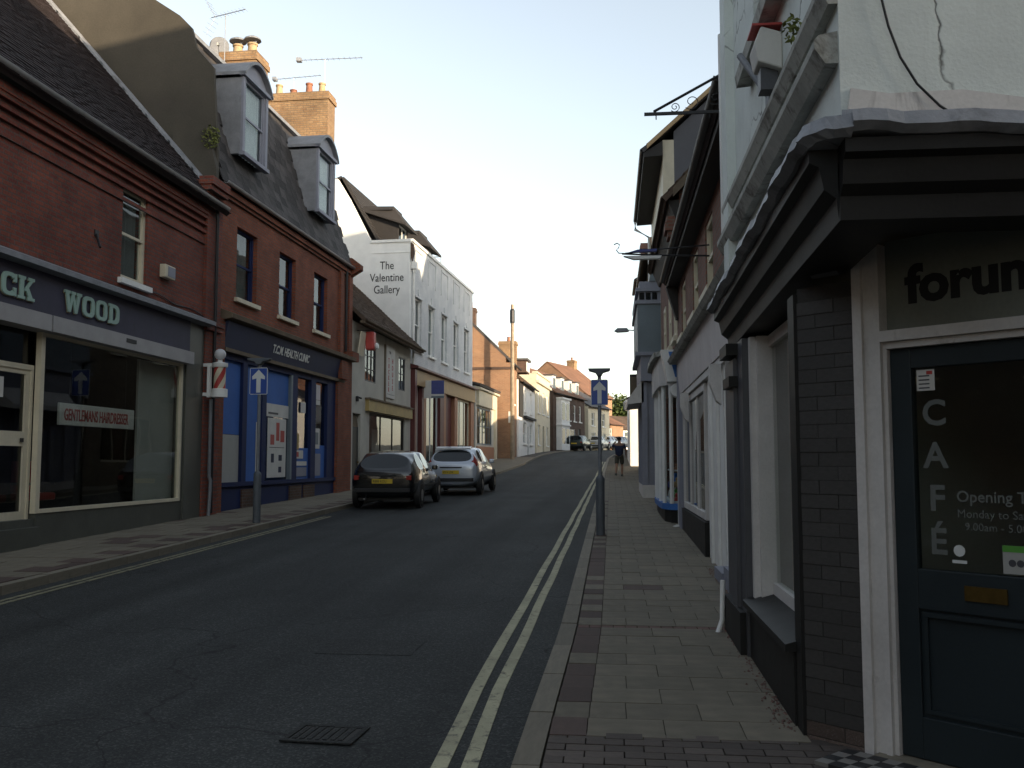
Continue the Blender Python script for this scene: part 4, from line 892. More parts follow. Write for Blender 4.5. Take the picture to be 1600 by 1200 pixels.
# near side wall with lettering: stands on y = 39.4, faces the camera
sw = FD.mb().prism([(-.002, .3), (-9, .3), (-9, 13.4), (-3.3, 13.9), (-2.75, 13.0), (-1.75, 11.08), (-.002, 11.05)], 1, -.25, .0).obj('side_wall', M['whitebright'], D)
FD.mb().box(-1.75, .03, -.30, -.255, 10.98, 11.10).box(-1.7, -.0, -.27, -.252, 10.52, 10.56).obj('side_string', M['whitebright'], D)
SW_ = Fr(lambda o, u, z: (u, -.25 - o, z), False)
for tx, z, sz in (('The', 9.82, .50), ('Valentine', 9.30, .50), ('Gallery', 8.78, .50)):
    text_on('lettering', tx, sz, M['inkdark'], sw, SW_, .006, -1.02, z, ext=.003, align='CENTER', sx=.80)
hp = FD.mb().box(.02, .22, -.12, .18, 9.85, 10.15).box(.06, .18, -.04, .10, 9.7, 9.85).obj('rainwater_hopper', M['whitebright'], D); pipe(FD, [(.1, .03, 9.75), (.1, .03, 5.6)], .055, M['white'])
FD.mb().prism([(-.0, 10.4), (-.0, 11.0), (.12, 10.9), (.16, 10.5), (.06, 10.15)], 1, -.2, -.05).obj('quoin_corbel', M['brickD'], D)
FD.mb().box(-9, -8.7, 0, LD, .3, 13.0).obj('back_wall', M['brickW'], D); FD.mb().prism([(-.3, .3), (-9, .3), (-9, 13.4), (-3.3, 13.9), (-1.8, 11.08), (-.3, 11.05)], 1, LD - .3, LD - .002).obj('far_wall', M['brickW'], D)
FD.mb().box(-8.7, -.32, .02, LD - .32, 5.4, 5.6).obj('upper_floor', M['interior'], D); FD.mb().box(-8.7, -.32, .02, LD - .32, 10.6, 10.75).obj('roof_deck', M['leadgrey'], D)
roof(FD, .02, LD - .3, -1.3, 10.7, -3.2, 14.0, M['tileD'], course=.2, over=0); roof(FD, .02, LD - .3, -9.0, 11.5, -3.2, 14.0, M['tileD'], course=.5, over=0, name='rear_roof')
def slope_dormer(u0, u1):
    d = FD.mb().box(-2.6, -2.5, u0 + .1, u1 - .1, 11.05, 12.6).obj('dormer', M['interior'], D)
    for a, b in ((u0, u0 + .1), (u1 - .1, u1)): recalc(FD.mb().prism([(-.75, 11.05), (-.75, 12.0), (-2.6, 12.9), (-2.6, 11.05)], 1, a, b).obj('cheek', M['tileD'], d))
    f2 = Fac(d, FD.fr); ZOFF.pop(d.name, None)
    casement(f2, u0 + .1, u1 - .1, 11.1, 12.0, M['white'], o=-.78, cols=2, rows=1, curtain=M['curtaind'])
    r_ = FD.mb().hexa([(-.35, u0 - .25, 11.85), (-.35, u1 + .25, 11.85), (-2.9, u1 + .2, 12.75), (-2.9, u0 - .2, 12.75), (-.35, u0 - .25, 11.93), (-.35, u1 + .25, 11.93), (-1.0, u1 - .1, 12.72), (-1.0, u0 + .1, 12.72)]).hexa([(-1.0, u0 - .1, 12.6), (-1.0, u1 + .1, 12.6), (-3.0, u1 + .2, 12.6), (-3.0, u0 - .2, 12.6), (-1.0, u0 + .1, 12.8), (-1.0, u1 - .1, 12.8), (-3.0, u1, 12.85), (-3.0, u0, 12.85)]).obj('dormer_roof', M['tileD'], d); recalc(r_)
slope_dormer(.5, 2.0); slope_dormer(4.9, 6.6)
rl = FD.mb()
for (u, o) in ((7.4, -.5), (7.4, -1.3)): rl.tube([(o, u, 11.1), (o, u, 12.0)], .03, 6)
rl.tube([(-.5, 7.4, 12.0), (-1.3, 7.4, 12.0)], .03, 6).tube([(-.5, 7.4, 11.55), (-1.3, 7.4, 11.55)], .025, 6); rl.obj('roof_railing', M['galv'], D)
# gallery shopfront: tan fascia, maroon and terracotta piers
FD.mb().prism([(0, 5.55), (.35, 5.6), (.35, 5.68), (0, 5.78)], 1, -.05, LD).obj('fascia_cornice', M['maroon'], D)
FD.mb().box(-.25, .18, .35, LD - .05, 4.9, 5.55).obj('fascia', M['tan'], D); FD.mb().box(-.25, .2, .0, .33, .3, 5.54).obj('pier', M['maroon'], D)
for (a, b, m) in ((1.55, 1.9, 'maroon'), (1.92, 2.3, 'terracottap'), (4.95, 5.7, 'maroon'), (5.72, 6.15, 'terracottap'), (8.05, 8.75, 'terracottap'), (12.1, LD - .01, 'terracottap')): FD.mb().box(-.25, .1, a, b, .3, 4.89).obj('pier', M[m], D)
FD.mb().box(-.2, -.08, 6.17, 8.03, .5, 4.85).obj('door', M['maroon'], D); FD.mb().box(-.24, .08, 2.32, 4.93, .3, 1.5).box(-.24, .08, 8.77, 12.08, .3, 1.5).obj('stall_riser', M['maroon'], D)
casement(FD, 2.32, 4.93, 1.5, 4.88, M['white'], o=-.04, cols=2, rows=1, fw=.09); casement(FD, 8.77, 12.08, 1.5, 4.88, M['cream'], o=-.04, cols=3, rows=1, fw=.09)
casement(FD, .35, 1.53, .6, 4.88, M['white'], o=-.1, cols=1, rows=1, fw=.16)
FD.mb().box(-1.3, -1.2, .3, LD - .4, .3, 5.3).obj('shop_backdrop', M['panelgrey'], D)
es = thing('estate_agent_board', 'blue and white estate agent board jutting from the white gallery shopfront', 'sign', (-8.3, 41.2, 4.42))
MB().box(.05, .95, .0, .04, 0, .78).obj('board', M['paper'], es); MB().box(.38, .95, -.006, -.001, .18, .78).obj('blue_panel', M['estblue'], es); MB().box(.38, .95, -.006, -.001, .0, .10).obj('blue_band', M['bluegrey'], es); MB().box(-.2, .05, .0, .04, .3, .36).obj('arm', M['wood'], es)

# ------------------------------------------------------------------ generic terrace house
def house(name, label, x, y, th, L, depth, ze, zr, wm, rm, wins, side=1, gable_m=None, base=None, chim=None, door=None, framem=None, over=.25, course=.25, z0=None, band=None, parapet=False, sashw=True, over_u=.0):
    zz = g(y + L / 2) if z0 is None else z0
    t = thing(name, label, 'house', (x, y, zz), R(-th), absz=True)
    F = left_fac(t) if side > 0 else right_fac(t)
    b = g(y) - .3
    holes = [w[:4] for w in wins] + ([door] if door else [])
    wall(F, 0, L, b, ze, holes, wm)
    fm = framem or M['white']
    for w in wins:
        if len(w) > 4 and w[4] == 'shop': casement(F, *w[:4], fm, cols=w[5] if len(w) > 5 else 3, rows=1, fw=.08)
        else: sash(F, *w[:4], fm, o=-.08, fw=.07, sill=True, curtain=random.choice([M['curtaind'], M['blind'], M['curtain']]))
    if door:
        F.mb().box(-.15, -.09, door[0] + .02, door[1] - .02, door[2], door[3] - .02).obj('door', M['doorgrey'], t)
    gm = gable_m or wm
    if parapet:
        shell(F, 0, L, b, ze, depth, gm, floor=False); F.mb().box(-depth, -.3, .3, L - .3, ze - .5, ze - .35).obj('roof', M['leadgrey'], t); F.mb().box(-.35, .10, -.06, L + .06, ze, ze + .14).obj('coping', wm, t); F.mb().box(0, .2, -.02, L + .02, ze - .75, ze - .55).obj('cornice', wm, t)
    else:
        shell(F, 0, L, b, ze, depth, gm, gable=(-depth / 2, zr), floor=False)
        roof(F, 0, L, over, ze - over * (zr - ze) / (depth / 2) + .02, -depth / 2, zr + .05, rm, course=course, over=over_u); roof(F, 0, L, -depth - over, ze - over * (zr - ze) / (depth / 2) + .02, -depth / 2, zr + .05, rm, course=course * 2, over=over_u, name='rear_roof')
        gutter(F, 0, L, over + .05, ze - over * (zr - ze) / (depth / 2) + .07, M['iron'], .06)
    F.mb().box(-depth + .3, -.32, .3, L - .3, (b + ze) / 2, (b + ze) / 2 + .15).obj('upper_floor', M['interior'], t)
    for c in (chim or []): chimney(F, *c)
    return t, F
# ------------------------------------------------------------------ E: single-storey shop
zE = g(56)
E_ = thing('single_storey_shop', 'single storey shop with cream fascia and slate roof beside the brick gable', 'shop building', (-7.62, 52.75, zE), R(-3), absz=True)
FE = left_fac(E_); LE = 7.2
wall(FE, 0, LE, 1.0, 5.9, [(.5, 5.2, 2.6, 4.75)], M['creamgrey'])
casement(FE, .5, 5.2, 2.6, 4.75, M['bluegrey'], cols=5, rows=2, fw=.08, o=-.02); FE.mb().box(-1.4, -1.3, .3, 6.8, 1.2, 5.6).obj('shop_backdrop', M['curtain'], E_)
FE.mb().box(0, .16, .3, 5.7, 4.82, 5.68).obj('fascia', M['cream'], E_); FE.mb().prism([(0, 5.68), (.3, 5.72), (.3, 5.82), (0, 5.9)], 1, 0, 6.5).obj('fascia_cornice', M['cream'], E_)
FE.mb().box(0, .14, 5.85, 6.35, 1.2, 5.66).obj('pilaster', M['cream'], E_); FE.mb().box(0, .06, .3, 5.7, 1.1, 2.5).obj('stall_riser', M['terracottap'], E_)
shell(FE, 0, LE, 1.0, 5.9, 5.0, M['creamgrey'], floor=False); roof(FE, 0, LE - .3, .25, 5.92, -4.8, 7.2, M['slatefar'], course=.25, over=0)

# ------------------------------------------------------------------ F: orange brick gable house
F_, FF = house('brick_gable_house', 'orange brick house with plain gable wall facing the camera beyond the low shop', -6.45, 60.4, 1.5, 3.2, 8.6, 8.0, 12.2, M['brickF'], M['slatefar'], [(1.0, 2.0, 5.4, 7.0)], chim=[(-5.2, -4.1, .35, .95, 11.0, 13.3, M['brickT'], [(-4.9, .65, .4, M['pot']), (-4.4, .65, .4, M['pot'])], None), (-3.4, -2.7, 2.3, 2.9, 9.5, 12.0, M['brickD'], [(-3.05, 2.6, .4, M['pot'])], None)])
FF.mb().box(-8.6, .05, -.06, -.004, 7.55, 7.72).obj('string_course', M['brickD'], F_)
tp_ = thing('telegraph_pole', 'tall weathered wooden telegraph pole in front of the orange brick gable', 'pole', (-6.2, 59.2, g(59.2) + .03))
MB().tube([(0, 0, 0), (0, 0, 9.8)], [.15, .10], 10).obj('shaft', M['woodpole'], tp_, smooth=True); MB().lathe((0, 0, 8.6), [(.14, 0), (.16, .1), (.16, .8), (.12, .9)], 8).obj('terminal_box', M['iron'], tp_); MB().box(-.12, -.24, -.12, .12, 2.3, 3.0).obj('notice_box', M['paper'], tp_)
# ------------------------------------------------------------------ G: black and white cottage, H, I, J ...
G_, FG = house('white_cottage', 'white cottage with dark tile-hung upper end and sunlit roof beside the telegraph pole', -6.25, 63.7, 2.0, 9.6, 7.0, 7.2, 10.0, M['whitebright'], M['tileB'], [(3.0, 4.0, 5.2, 6.7), (6.5, 7.5, 5.2, 6.7), (2.4, 4.4, 2.9, 4.4), (6.3, 8.0, 2.9, 4.4)], door=(4.9, 5.8, 2.0, 4.2), gable_m=M['whitebright'], chim=[(-2.3, -1.0, 6.0, 6.9, 8.0, 10.6, M['brickT'], [(-1.6, 6.4, .35, M['pot'])], None)])
FG.mb().box(.003, .1, .0, 1.9, 4.7, 7.3).obj('tile_hanging', M['darktimber'], G_); FG.mb().box(.003, .25, 2.3, 8.5, 4.7, 4.85).obj('shop_ledge', M['darktimber'], G_)
dg_ = FG.mb().box(-2.4, -.3, 6.6, 8.4, 8.3, 9.2).obj('dormer', M['brickD'], G_); FG.mb().box(-2.5, -.15, 6.4, 8.6, 9.2, 9.35).obj('dormer_roof', M['slatefar'], dg_); FG.mb().box(-.298, -.25, 6.7, 8.3, 8.4, 9.1).obj('dormer_window', M['white'], dg_)
H_, FH = house('tall_white_house', 'tall white stuccoed house with moulded parapet, further up the left side', -5.95, 75.2, 3.0, 9.2, 7.5, 8.7, 9.0, M['cream'], M['slatefar'], [(1.0, 2.1, 5.6, 7.4), (4.0, 5.1, 5.6, 7.4), (6.8, 7.9, 5.6, 7.4), (1.0, 2.3, 3.0, 4.6), (6.6, 7.9, 3.0, 4.6)], door=(4.0, 5.1, 2.4, 4.6), parapet=True, gable_m=M['cream'], chim=[(-4.2, -3.2, 8.0, 9.0, 8.0, 10.2, M['brickT'], [(-3.7, 8.5, .5, M['pot'])], None)])
I_, FI = house('brown_brick_house', 'dark brown brick house with four dormers and a white bay at the bend', -5.25, 86.0, 12, 12.0, 7.5, 8.0, 10.6, M['brickD'], M['tileR'], [(5.2, 6.2, 5.6, 7.2), (7.4, 8.4, 5.6, 7.2), (9.6, 10.6, 5.6, 7.2), (5.0, 8.2, 3.2, 4.8, 'shop', 3)], door=(9.2, 10.2, 2.7, 4.9))
FI.mb().box(0, .5, 1.0, 4.0, 2.7, 7.4).obj('bay', M['whitebright'], I_)
for (a, b, z0, z1) in ((1.2, 2.3, 3.3, 4.7), (2.7, 3.8, 3.3, 4.7), (1.2, 2.3, 5.5, 7.1), (2.7, 3.8, 5.5, 7.1)): FI.mb().box(.48, .51, a, b, z0, z1).obj('bay_window', M['carglass'], I_)
FI.mb().box(0, .65, .9, 4.1, 7.4, 7.55).box(0, .6, .9, 4.1, 4.95, 5.1).obj('bay_cornice', M['whitebright'], I_)
for u in (1.2, 4.2, 7.2, 10.0):
    dd_ = FI.mb().box(-2.2, -.4, u, u + 1.1, 8.1, 9.6).obj('dormer', M['whitebright'], I_); FI.mb().box(-2.3, -.3, u - .1, u + 1.2, 9.6, 9.72).obj('dormer_roof', M['slatefar'], dd_); FI.mb().box(-.402, -.38, u + .15, u + .95, 8.3, 9.4).obj('dormer_window', M['carglass'], dd_)
J_, FJ = house('cream_gabled_house', 'small cream house with bright front beyond the brown brick house', -2.4, 98.5, 18, 7.0, 7.0, 7.4, 9.4, M['cream'], M['slatefar'], [(1.0, 2.0, 5.4, 6.8), (4.5, 5.5, 5.4, 6.8), (1.0, 2.4, 3.4, 4.7), (4.5, 5.8, 3.4, 4.7)], door=(3.0, 3.9, 2.8, 4.9))
K_, FK = house('orange_roofed_house', 'big house with orange tiled roof rising behind the brown brick terrace', -3.0, 112, 20, 9, 10, 9.6, 13.6, M['brickF'], M['tileR'], [(1.5, 2.6, 6.8, 8.4), (5, 6.1, 6.8, 8.4)], chim=[(-5.5, -4.5, 7.4, 8.4, 11.5, 14.6, M['brickT'], [(-5, 7.9, .4, M['pot'])], None)])
K2, FK2 = house('brick_cottage', 'orange brick cottage gable near the trees at the end of the street', -.9, 106.2, 22, 6, 6, 5.9, 7.5, M['brickF'], M['tileR'], [(1.5, 2.6, 4.2, 5.4)])
K3, FK3 = house('white_end_cottage', 'white cottage with dark roof under the trees at the end of the street', .9, 113, 40, 8, 6, 5.5, 7.1, M['whitebright'], M['tileB'], [(1.0, 2.0, 4.0, 5.2), (3.2, 4.2, 4.0, 5.2), (5.4, 6.4, 4.0, 5.2)])
# trees on the rise behind
def tree(x, y, h, r, label, seed):
    rnd = random.Random(seed); z = g(y) - .4
    t = thing('broadleaf_tree', label, 'tree', (x, y, z), rnd.uniform(0, 6), 'trees at the end of the street')
    tr = MB(); tr.tube([(0, 0, 0), (.1, 0, h * .35), (0, .1, h * .7)], [.35, .26, .1], 8)
    for k in range(6):
        a = rnd.uniform(0, 6.28); tr.tube([(0, 0, h * (.3 + .06 * k)), (math.cos(a) * r * .6, math.sin(a) * r * .6, h * (.5 + .07 * k))], [.12, .03], 5)
    tr.obj('trunk', M['bark'], t)
    mb = MB()
    for k in range(44):
        while True:
            p = Vector((rnd.uniform(-1, 1), rnd.uniform(-1, 1), rnd.uniform(-1, 1)))
            if .35 < p.length < 1: break
        c = Vector((p.x * r * .8, p.y * r * .8, h * .64 + p.z * h * .30)); cr = r * rnd.uniform(.22, .4)
        for i in range(190):
            q = Vector((rnd.gauss(0, .5), rnd.gauss(0, .5), rnd.gauss(0, .4))) * cr + c; a = Vector((rnd.gauss(0, 1), rnd.gauss(0, 1), rnd.gauss(0, .5))).normalized(); b = a.cross(Vector((rnd.gauss(0, 1), rnd.gauss(0, 1), rnd.gauss(0, 1)))).normalized(); s = .22 * rnd.uniform(.6, 1.4)
            mb.add([tuple(q - a * s), tuple(q + b * s * .6), tuple(q + a * s), tuple(q - b * s * .6)], [(0, 1, 2, 3)])
    mb.obj('crown', M['leaf'], t)
tree(-2.2, 132, 7.6, 4, 'green tree left of the pair behind the brick cottage at the street end', 1); tree(1.6, 128, 7.4, 4, 'green tree directly above the white cottage at the street end', 2); tree(5.6, 127, 7.6, 4.4, 'green tree partly behind the right-hand buildings at the street end', 4)

# ================================================================== RIGHT SIDE
# ------------------------------------------------------------------ corner cafe
zc = g(5.5)
K = thing('corner_cafe', 'corner cafe with charcoal shopfront and cracked white upper storey, at right', 'cafe building', (1.0, 5.3, zc), 0, absz=True)
# frames: street side, chamfered corner, side-street face (all local to the root)
FS = Fac(K, Fr(lambda o, u, z: (-o, u - 5.3, z), True))
CD = R(46.6); cs, sn = math.sin(CD), math.cos(CD)
FH_ = Fac(K, Fr(lambda o, u, z: (.02 + cs * u - sn * o, -sn * u - cs * o, z), True))
FY = Fac(K, Fr(lambda o, u, z: (u - 1.0, 4.12 - o - 5.3, z), True))
ZB = .0
# upper storeys
wall(FS, 4.12, 7.78, 2.95, 13.3, [(5.25, 6.45, 4.42, 6.0), (5.25, 6.45, 7.4, 9.0)], M['render'], th=.3)
sash(FS, 5.25, 6.45, 4.42, 6.0, M['dirtywhite'], o=-.12, fw=.08, curtain=M['curtaind'])
sash(FS, 5.25, 6.45, 7.4, 9.0, M['dirtywhite'], o=-.12, fw=.08, curtain=M['curtaind'])
wall(FY, 1.3, 7.0, 2.95, 13.3, [(3.2, 4.4, 4.4, 6.0)], M['render'], th=.3, name='side_wall');
sash(FY, 3.2, 4.4, 4.4, 6.0, M['dirtywhite'], o=-.12, fw=.08, curtain=M['curtaind'])
FS.mb().box(-6, -.3, 7.48, 7.78, 2.95, 13.3).box(-6.0, -5.7, 4.12 + .3, 7.48, .1, 13.3).obj('rear_wall', M['brickD'], K)
wall(FY, 2.42, 7.0, .05, 2.83, [(2.9, 6.4, .8, 2.5)], M['blackpaint'], th=.28, o=-.02, name='ground_floor_wall')
casement(FY, 2.9, 6.4, .8, 2.5, M['dirtywhite'], o=-.06, cols=3, rows=1, fw=.08)
FS.mb().box(-6, -.3, 4.45, 7.48, 3.0, 3.2).box(-6, -.3, 4.45, 7.48, 6.6, 6.8).obj('upper_floor', M['interior'], K)
FS.mb().box(-6.2, .15, 4.0, 7.9, 13.3, 13.5).obj('roof', M['slatefar'], K)
for (z0, z1, d, u0, u1) in ((3.34, 3.47, .10, 4.14, 8.02), (3.60, 3.72, .075, 4.12, 7.9)):
    FS.mb().prism([(-.0, z0), (d * .55, z0), (d, z0 + (z1 - z0) * .55), (d, z1 - .02), (d * .8, z1), (0, z1 + .015)], 1, u0, u1).obj('string_moulding', M['moulding'], K)
FS.mb().prism([(-.1, 4.26), (.10, 4.24), (.11, 4.32), (-.1, 4.40)], 1, 5.05, 6.65).obj('sill', M['moulding'], K)
FS.mb().box(.0, .07, 7.50, 7.80, 2.95, 13.3).obj('corner_pilaster', M['render'], K)
# oversailing cornice: lead cap on a dark deep cornice that turns the corner
cap = [(.0, 2.985), (.17, 2.93), (.19, 2.87), (.15, 2.84), (0, 2.84)]
FSc = Fac(K, Fr(lambda o, u, z: (-o, u - 5.3, z + .11 * max(0, min(1, (8.0 - u) / 3.88))), True)); FYc = Fac(K, Fr(lambda o, u, z: (u - 1.0, 4.12 - o - 5.3, z + .11), True))
def lead_run(F, a, b, seed):
    rnd = random.Random(seed); n = int(abs(b - a) / .07); mb = F.mb(); vs = []; m = len(cap)
    for i in range(n + 1):
        u = a + (b - a) * i / n
        lap = .012 if int((u + 10) / .62) % 2 else 0.0
        wv = .010 * math.sin(u * 5.1 + seed) + .006 * math.sin(u * 13.7)
        for q, (o, z) in enumerate(cap): vs.append((o + lap + rnd.uniform(-.002, .002), u, z + (wv + rnd.uniform(-.003, .003) if q < 4 else 0) + lap * .5))
    fs = [(i * m + k, (i + 1) * m + k, (i + 1) * m + (k + 1) % m, i * m + (k + 1) % m) for i in range(n) for k in range(m)] + [tuple(range(m)), tuple(n * m + k for k in range(m))[::-1]]
    o = mb.add(vs, fs).obj('lead_flashing', M['lead'], K); recalc(o); return o
lead_run(FSc, 4.12, 8.0, 1); lead_run(FYc, 1.0, 5.0, 2)
# rounded lead corner piece
mb = MB(); n = 8; vs = []; m = len(cap); rnd = random.Random(5)
for i in range(n + 1):
    a = math.pi + (math.pi / 2) * i / n
    for (o, z) in cap: vs.append((0 + (o + .001) * math.cos(a) + rnd.uniform(-.005, .005), 4.12 - 5.3 + (o + .001) * math.sin(a) + rnd.uniform(-.003, .003), z + .11 + rnd.uniform(-.006, .006)))
o = mb.add(vs, [(i * m + k, (i + 1) * m + k, (i + 1) * m + (k + 1) % m, i * m + (k + 1) % m) for i in range(n) for k in range(m)]).obj('lead_flashing', M['lead'], K); recalc(o)
def corn(F, a, b, nm='cornice'): return F.mb().prism([(.14, 2.84), (.14, 2.78), (.10, 2.76), (.08, 2.66), (.03, 2.62), (.02, 2.52), (-.25, 2.52), (-.25, 2.84)], 1, a, b).obj(nm, M['blackpaint'], K)
corn(FSc, 4.12, 8.0); corn(FYc, .98, 5.0, 'side_cornice'); FS.mb().box(-.9, .02, 4.10, 7.0, 2.76, 2.88).obj('soffit', M['blackpaint'], K); FS.mb().box(-4.5, -.3, 4.14, 7.4, 2.885, 2.94).obj('ceiling', M['blackpaint'], K)
# ledge of plaster broken away above the lead
FYc.mb().prism([(1.02, 2.97), (3.4, 2.97), (3.4, 3.04), (2.2, 3.05), (1.75, 3.03), (1.5, 3.075), (1.2, 3.07), (1.04, 3.10)], 0, .003, .018).obj('plaster_lip', M['dirtywhite'], K)
# street-side window: pier return, recessed sash, stall riser, dark pilasters
FS.mb().box(-.3, .0, 5.30, 5.47, .05, 2.52).obj('pier_return', M['blackpaint'], K)
FS.mb().box(-.3, .01, 5.47, 7.15, .05, .55).obj('stall_riser', M['blackpaint'], K); FS.mb().prism([(-.25, .56), (.06, .56), (.06, .60), (-.14, .66), (-.25, .66)], 1, 5.44, 7.15).obj('window_sill', M['blackpaint'], K)
sf = FS.mb().box(-.20, -.015, 7.07, 7.15, .62, 2.52).box(-.19, -.06, 7.02, 7.07, .62, 2.52).box(-.20, -.10, 5.47, 5.53, .66, 2.52).box(-.20, -.14, 5.53, 7.02, .66, .74).box(-.20, -.14, 5.53, 7.02, 2.44, 2.52).obj('shop_window', M['dirtywhite'], K)
FS.mb().box(-.172, -.168, 5.53, 7.02, .74, 2.44).obj('pane', M['glassA'], sf)
FS.mb().box(-.5, -.48, 6.15, 7.0, .7, 1.35).obj('green_poster', M['greens'], K); FS.mb().box(-.5, -.48, 6.15, 7.0, 1.36, 1.75).obj('pale_poster', M['panelgrey'], K)
FS.mb().box(-.3, .03, 7.16, 8.22, .05, 2.52).obj('pilaster', M['pilgrey'], K); FS.mb().box(-.1, .06, 7.45, 7.75, .05, 2.4).obj('pilaster_strip', M['pilgrey'], K); FS.mb().box(-.1, .10, 7.4, 7.8, 2.18, 2.26).box(-.1, .12, 7.38, 7.82, 2.42, 2.51).obj('pilaster_capital', M['blackpaint'], K)
FS.mb().box(-.1, .075, 7.2, 8.22, .05, .5).obj('pilaster_base', M['blackpaint'], K)
pipe(FS, [(.09, 8.14, .62), (.10, 8.12, .30), (.16, 8.05, .16), (.20, 8.0, .14)], .022, M['white'], 'waste_pipe')
# interior of the cafe
mb = MB().box(.35, 5.6, 1.8, 1.9, .1, 2.7).box(5.5, 5.6, -1.0, 1.8, .1, 2.7).box(.2, 5.6, -1.2, 1.9, .02, .08); mb.obj('interior_wall', M['panelgrey'], K)
MB().box(.9, 1.4, .9, 1.5, .1, .85).obj('counter', M['wood'], K)
# chamfered corner: brick pier, white frame, door, transom with forum
FH_.mb().box(-.26, -.003, .0, .33, .05, 2.55).obj('pier_core', M['mortar'], K)
zz = .09; r_ = 0; cd2 = math.atan2(-sn, cs)
def chpiece(name, mat, u0, u1, z0, z1, o0, o1):
    u, o, z = (u0 + u1) / 2, (o0 + o1) / 2, (z0 + z1) / 2
    p = FH_.fr.f(o, u, z); return piece(name, mat, K, (p[0], p[1], p[2] - zc), (u1 - u0, o1 - o0, z1 - z0), (random.uniform(-.006, .006), random.uniform(-.004, .004), cd2))
while zz < 2.46:
    segs = [(0, .218), (.223, .33)] if r_ % 2 else [(0, .108), (.113, .33)]
    for a, b in segs: chpiece('brick', M['pierbase'] if zz < .17 else M['pier'], a, b, zz, zz + .0695, -.1, .0 + random.uniform(-.0015, .003))
    zz += .0745; r_ += 1
fr = FH_.mb().box(-.14, .015, .335, .385, .14, 2.72).box(-.14, -.01, .385, .445, .14, 2.72).box(-.14, .0, .445, .475, .14, 2.72).box(-.14, -.03, .475, .495, .14, 2.21).obj('door_frame', M['dirtywhite'], K)
FH_.mb().box(-.14, .0, 1.405, 1.56, .14, 2.72).obj('door_frame', M['dirtywhite'], K); FH_.mb().box(-.14, .01, .476, 1.404, 2.21, 2.265).box(-.14, -.02, .496, 1.404, 2.175, 2.208).obj('transom_bar', M['dirtywhite'], K)
FH_.mb().box(-.26, .0, 1.57, 1.95, .05, 2.55).obj('pier', M['pier'], K)
tr_ = FH_.mb().box(-.09, -.08, .476, 1.404, 2.265, 2.74).obj('transom_light', M['transom'], K)
text_on('lettering', 'forum', .265, M['inkdark'], tr_, FH_.fr, -.079, .585, 2.41, ext=.002, bold=.010, sx=1.02)
dj = FH_.mb().box(-.11, -.055, .498, .605, .16, 2.172).box(-.11, -.055, 1.295, 1.402, .16, 2.172).box(-.11, -.055, .605, 1.295, 2.07, 2.172).box(-.11, -.055, .605, 1.295, .88, 1.075).box(-.11, -.055, .605, 1.295, .16, .36).obj('door', M['doorgrey'], K, bevel=.004)
FH_.mb().box(-.10, -.075, .605, 1.295, .36, .88).obj('door_panel', M['doorgrey'], dj)
FH_.mb().box(-.074, -.05, .625, 1.275, .845, .868).box(-.074, -.06, .625, .645, .38, .845).box(-.074, -.06, 1.255, 1.275, .38, .845).box(-.074, -.06, .645, 1.255, .38, .40).obj('panel_moulding', M['doorgrey'], dj)
FH_.mb().box(-.085, -.08, .605, 1.295, 1.075, 2.07).obj('pane', M['glassA'], dj)
lb = FH_.mb().box(-.053, -.045, .835, 1.03, .945, 1.015).obj('letter_box', M['brass'], dj)
for i, (ch, z) in enumerate((('C', 1.785), ('A', 1.575), ('F', 1.365), ('É', 1.155))): text_on('lettering', ch, .175, M['frost'], dj, FH_.fr, -.078, .705, z, ext=.0008, align='CENTER', bold=.004)
text_on('lettering', 'Opening Times', .075, M['frost'], dj, FH_.fr, -.078, .80, 1.41, ext=.0008, bold=.001); text_on('lettering', 'Monday to Saturday', .055, M['frost'], dj, FH_.fr, -.078, .80, 1.335, ext=.0008); text_on('lettering', '9.00am - 5.00pm', .052, M['frost'], dj, FH_.fr, -.078, .835, 1.275, ext=.0008)
nt_ = FH_.mb().box(-.078, -.075, .625, .715, 1.955, 2.06).obj('notice', M['paper'], dj)
for i in range(4): FH_.mb().box(-.0745, -.0742, .635, .69, 1.965 + i * .02, 1.972 + i * .02).obj('print', M['pilgrey'], nt_)
FH_.mb().box(-.0745, -.0742, .675, .705, 2.035, 2.052).obj('print', M['redsign'], nt_)
st = FH_.mb().box(-.078, -.075, 1.005, 1.125, 1.085, 1.215).obj('round_logo_sticker', M['panelgrey'], dj); FH_.mb().box(-.0745, -.0742, 1.005, 1.125, 1.185, 1.215).obj('green_band', M['greens'], st)
for du in (-.018, .018): FH_.mb().lathe((-.0742, 1.065 + du, 1.135), [(.017, 0), (.017, .0006)], 12, ax=0).obj('print', M['pilgrey'], st)
FH_.mb().box(-.078, -.075, .77, .84, 1.115, 1.13).obj('label', M['signwhite'], dj); FH_.mb().lathe((-.077, .805, 1.175), [(.028, 0), (.028, .001)], 12, ax=0).obj('badge', M['signwhite'], dj); FH_.mb().box(-.078, -.075, 1.14, 1.2, 1.09, 1.19).obj('red_sticker', M['redsign'], dj)
FH_.mb().box(-.2, .06, .40, 1.5, .04, .155).obj('threshold', M['kerb'], K)
ms = 0
for i in range(9):
    for j in range(4):
        p = FH_.fr.f(.10 + j * .075, .30 + i * .075, .123 + .003); piece('floor_tile', M['mosaicw'] if (i + j) % 2 else M['mosaick'], K, (p[0], p[1], g(5.2) + PZ + .004 - zc), (.071, .071, .02), (0, 0, cd2 + R(45) * 0))
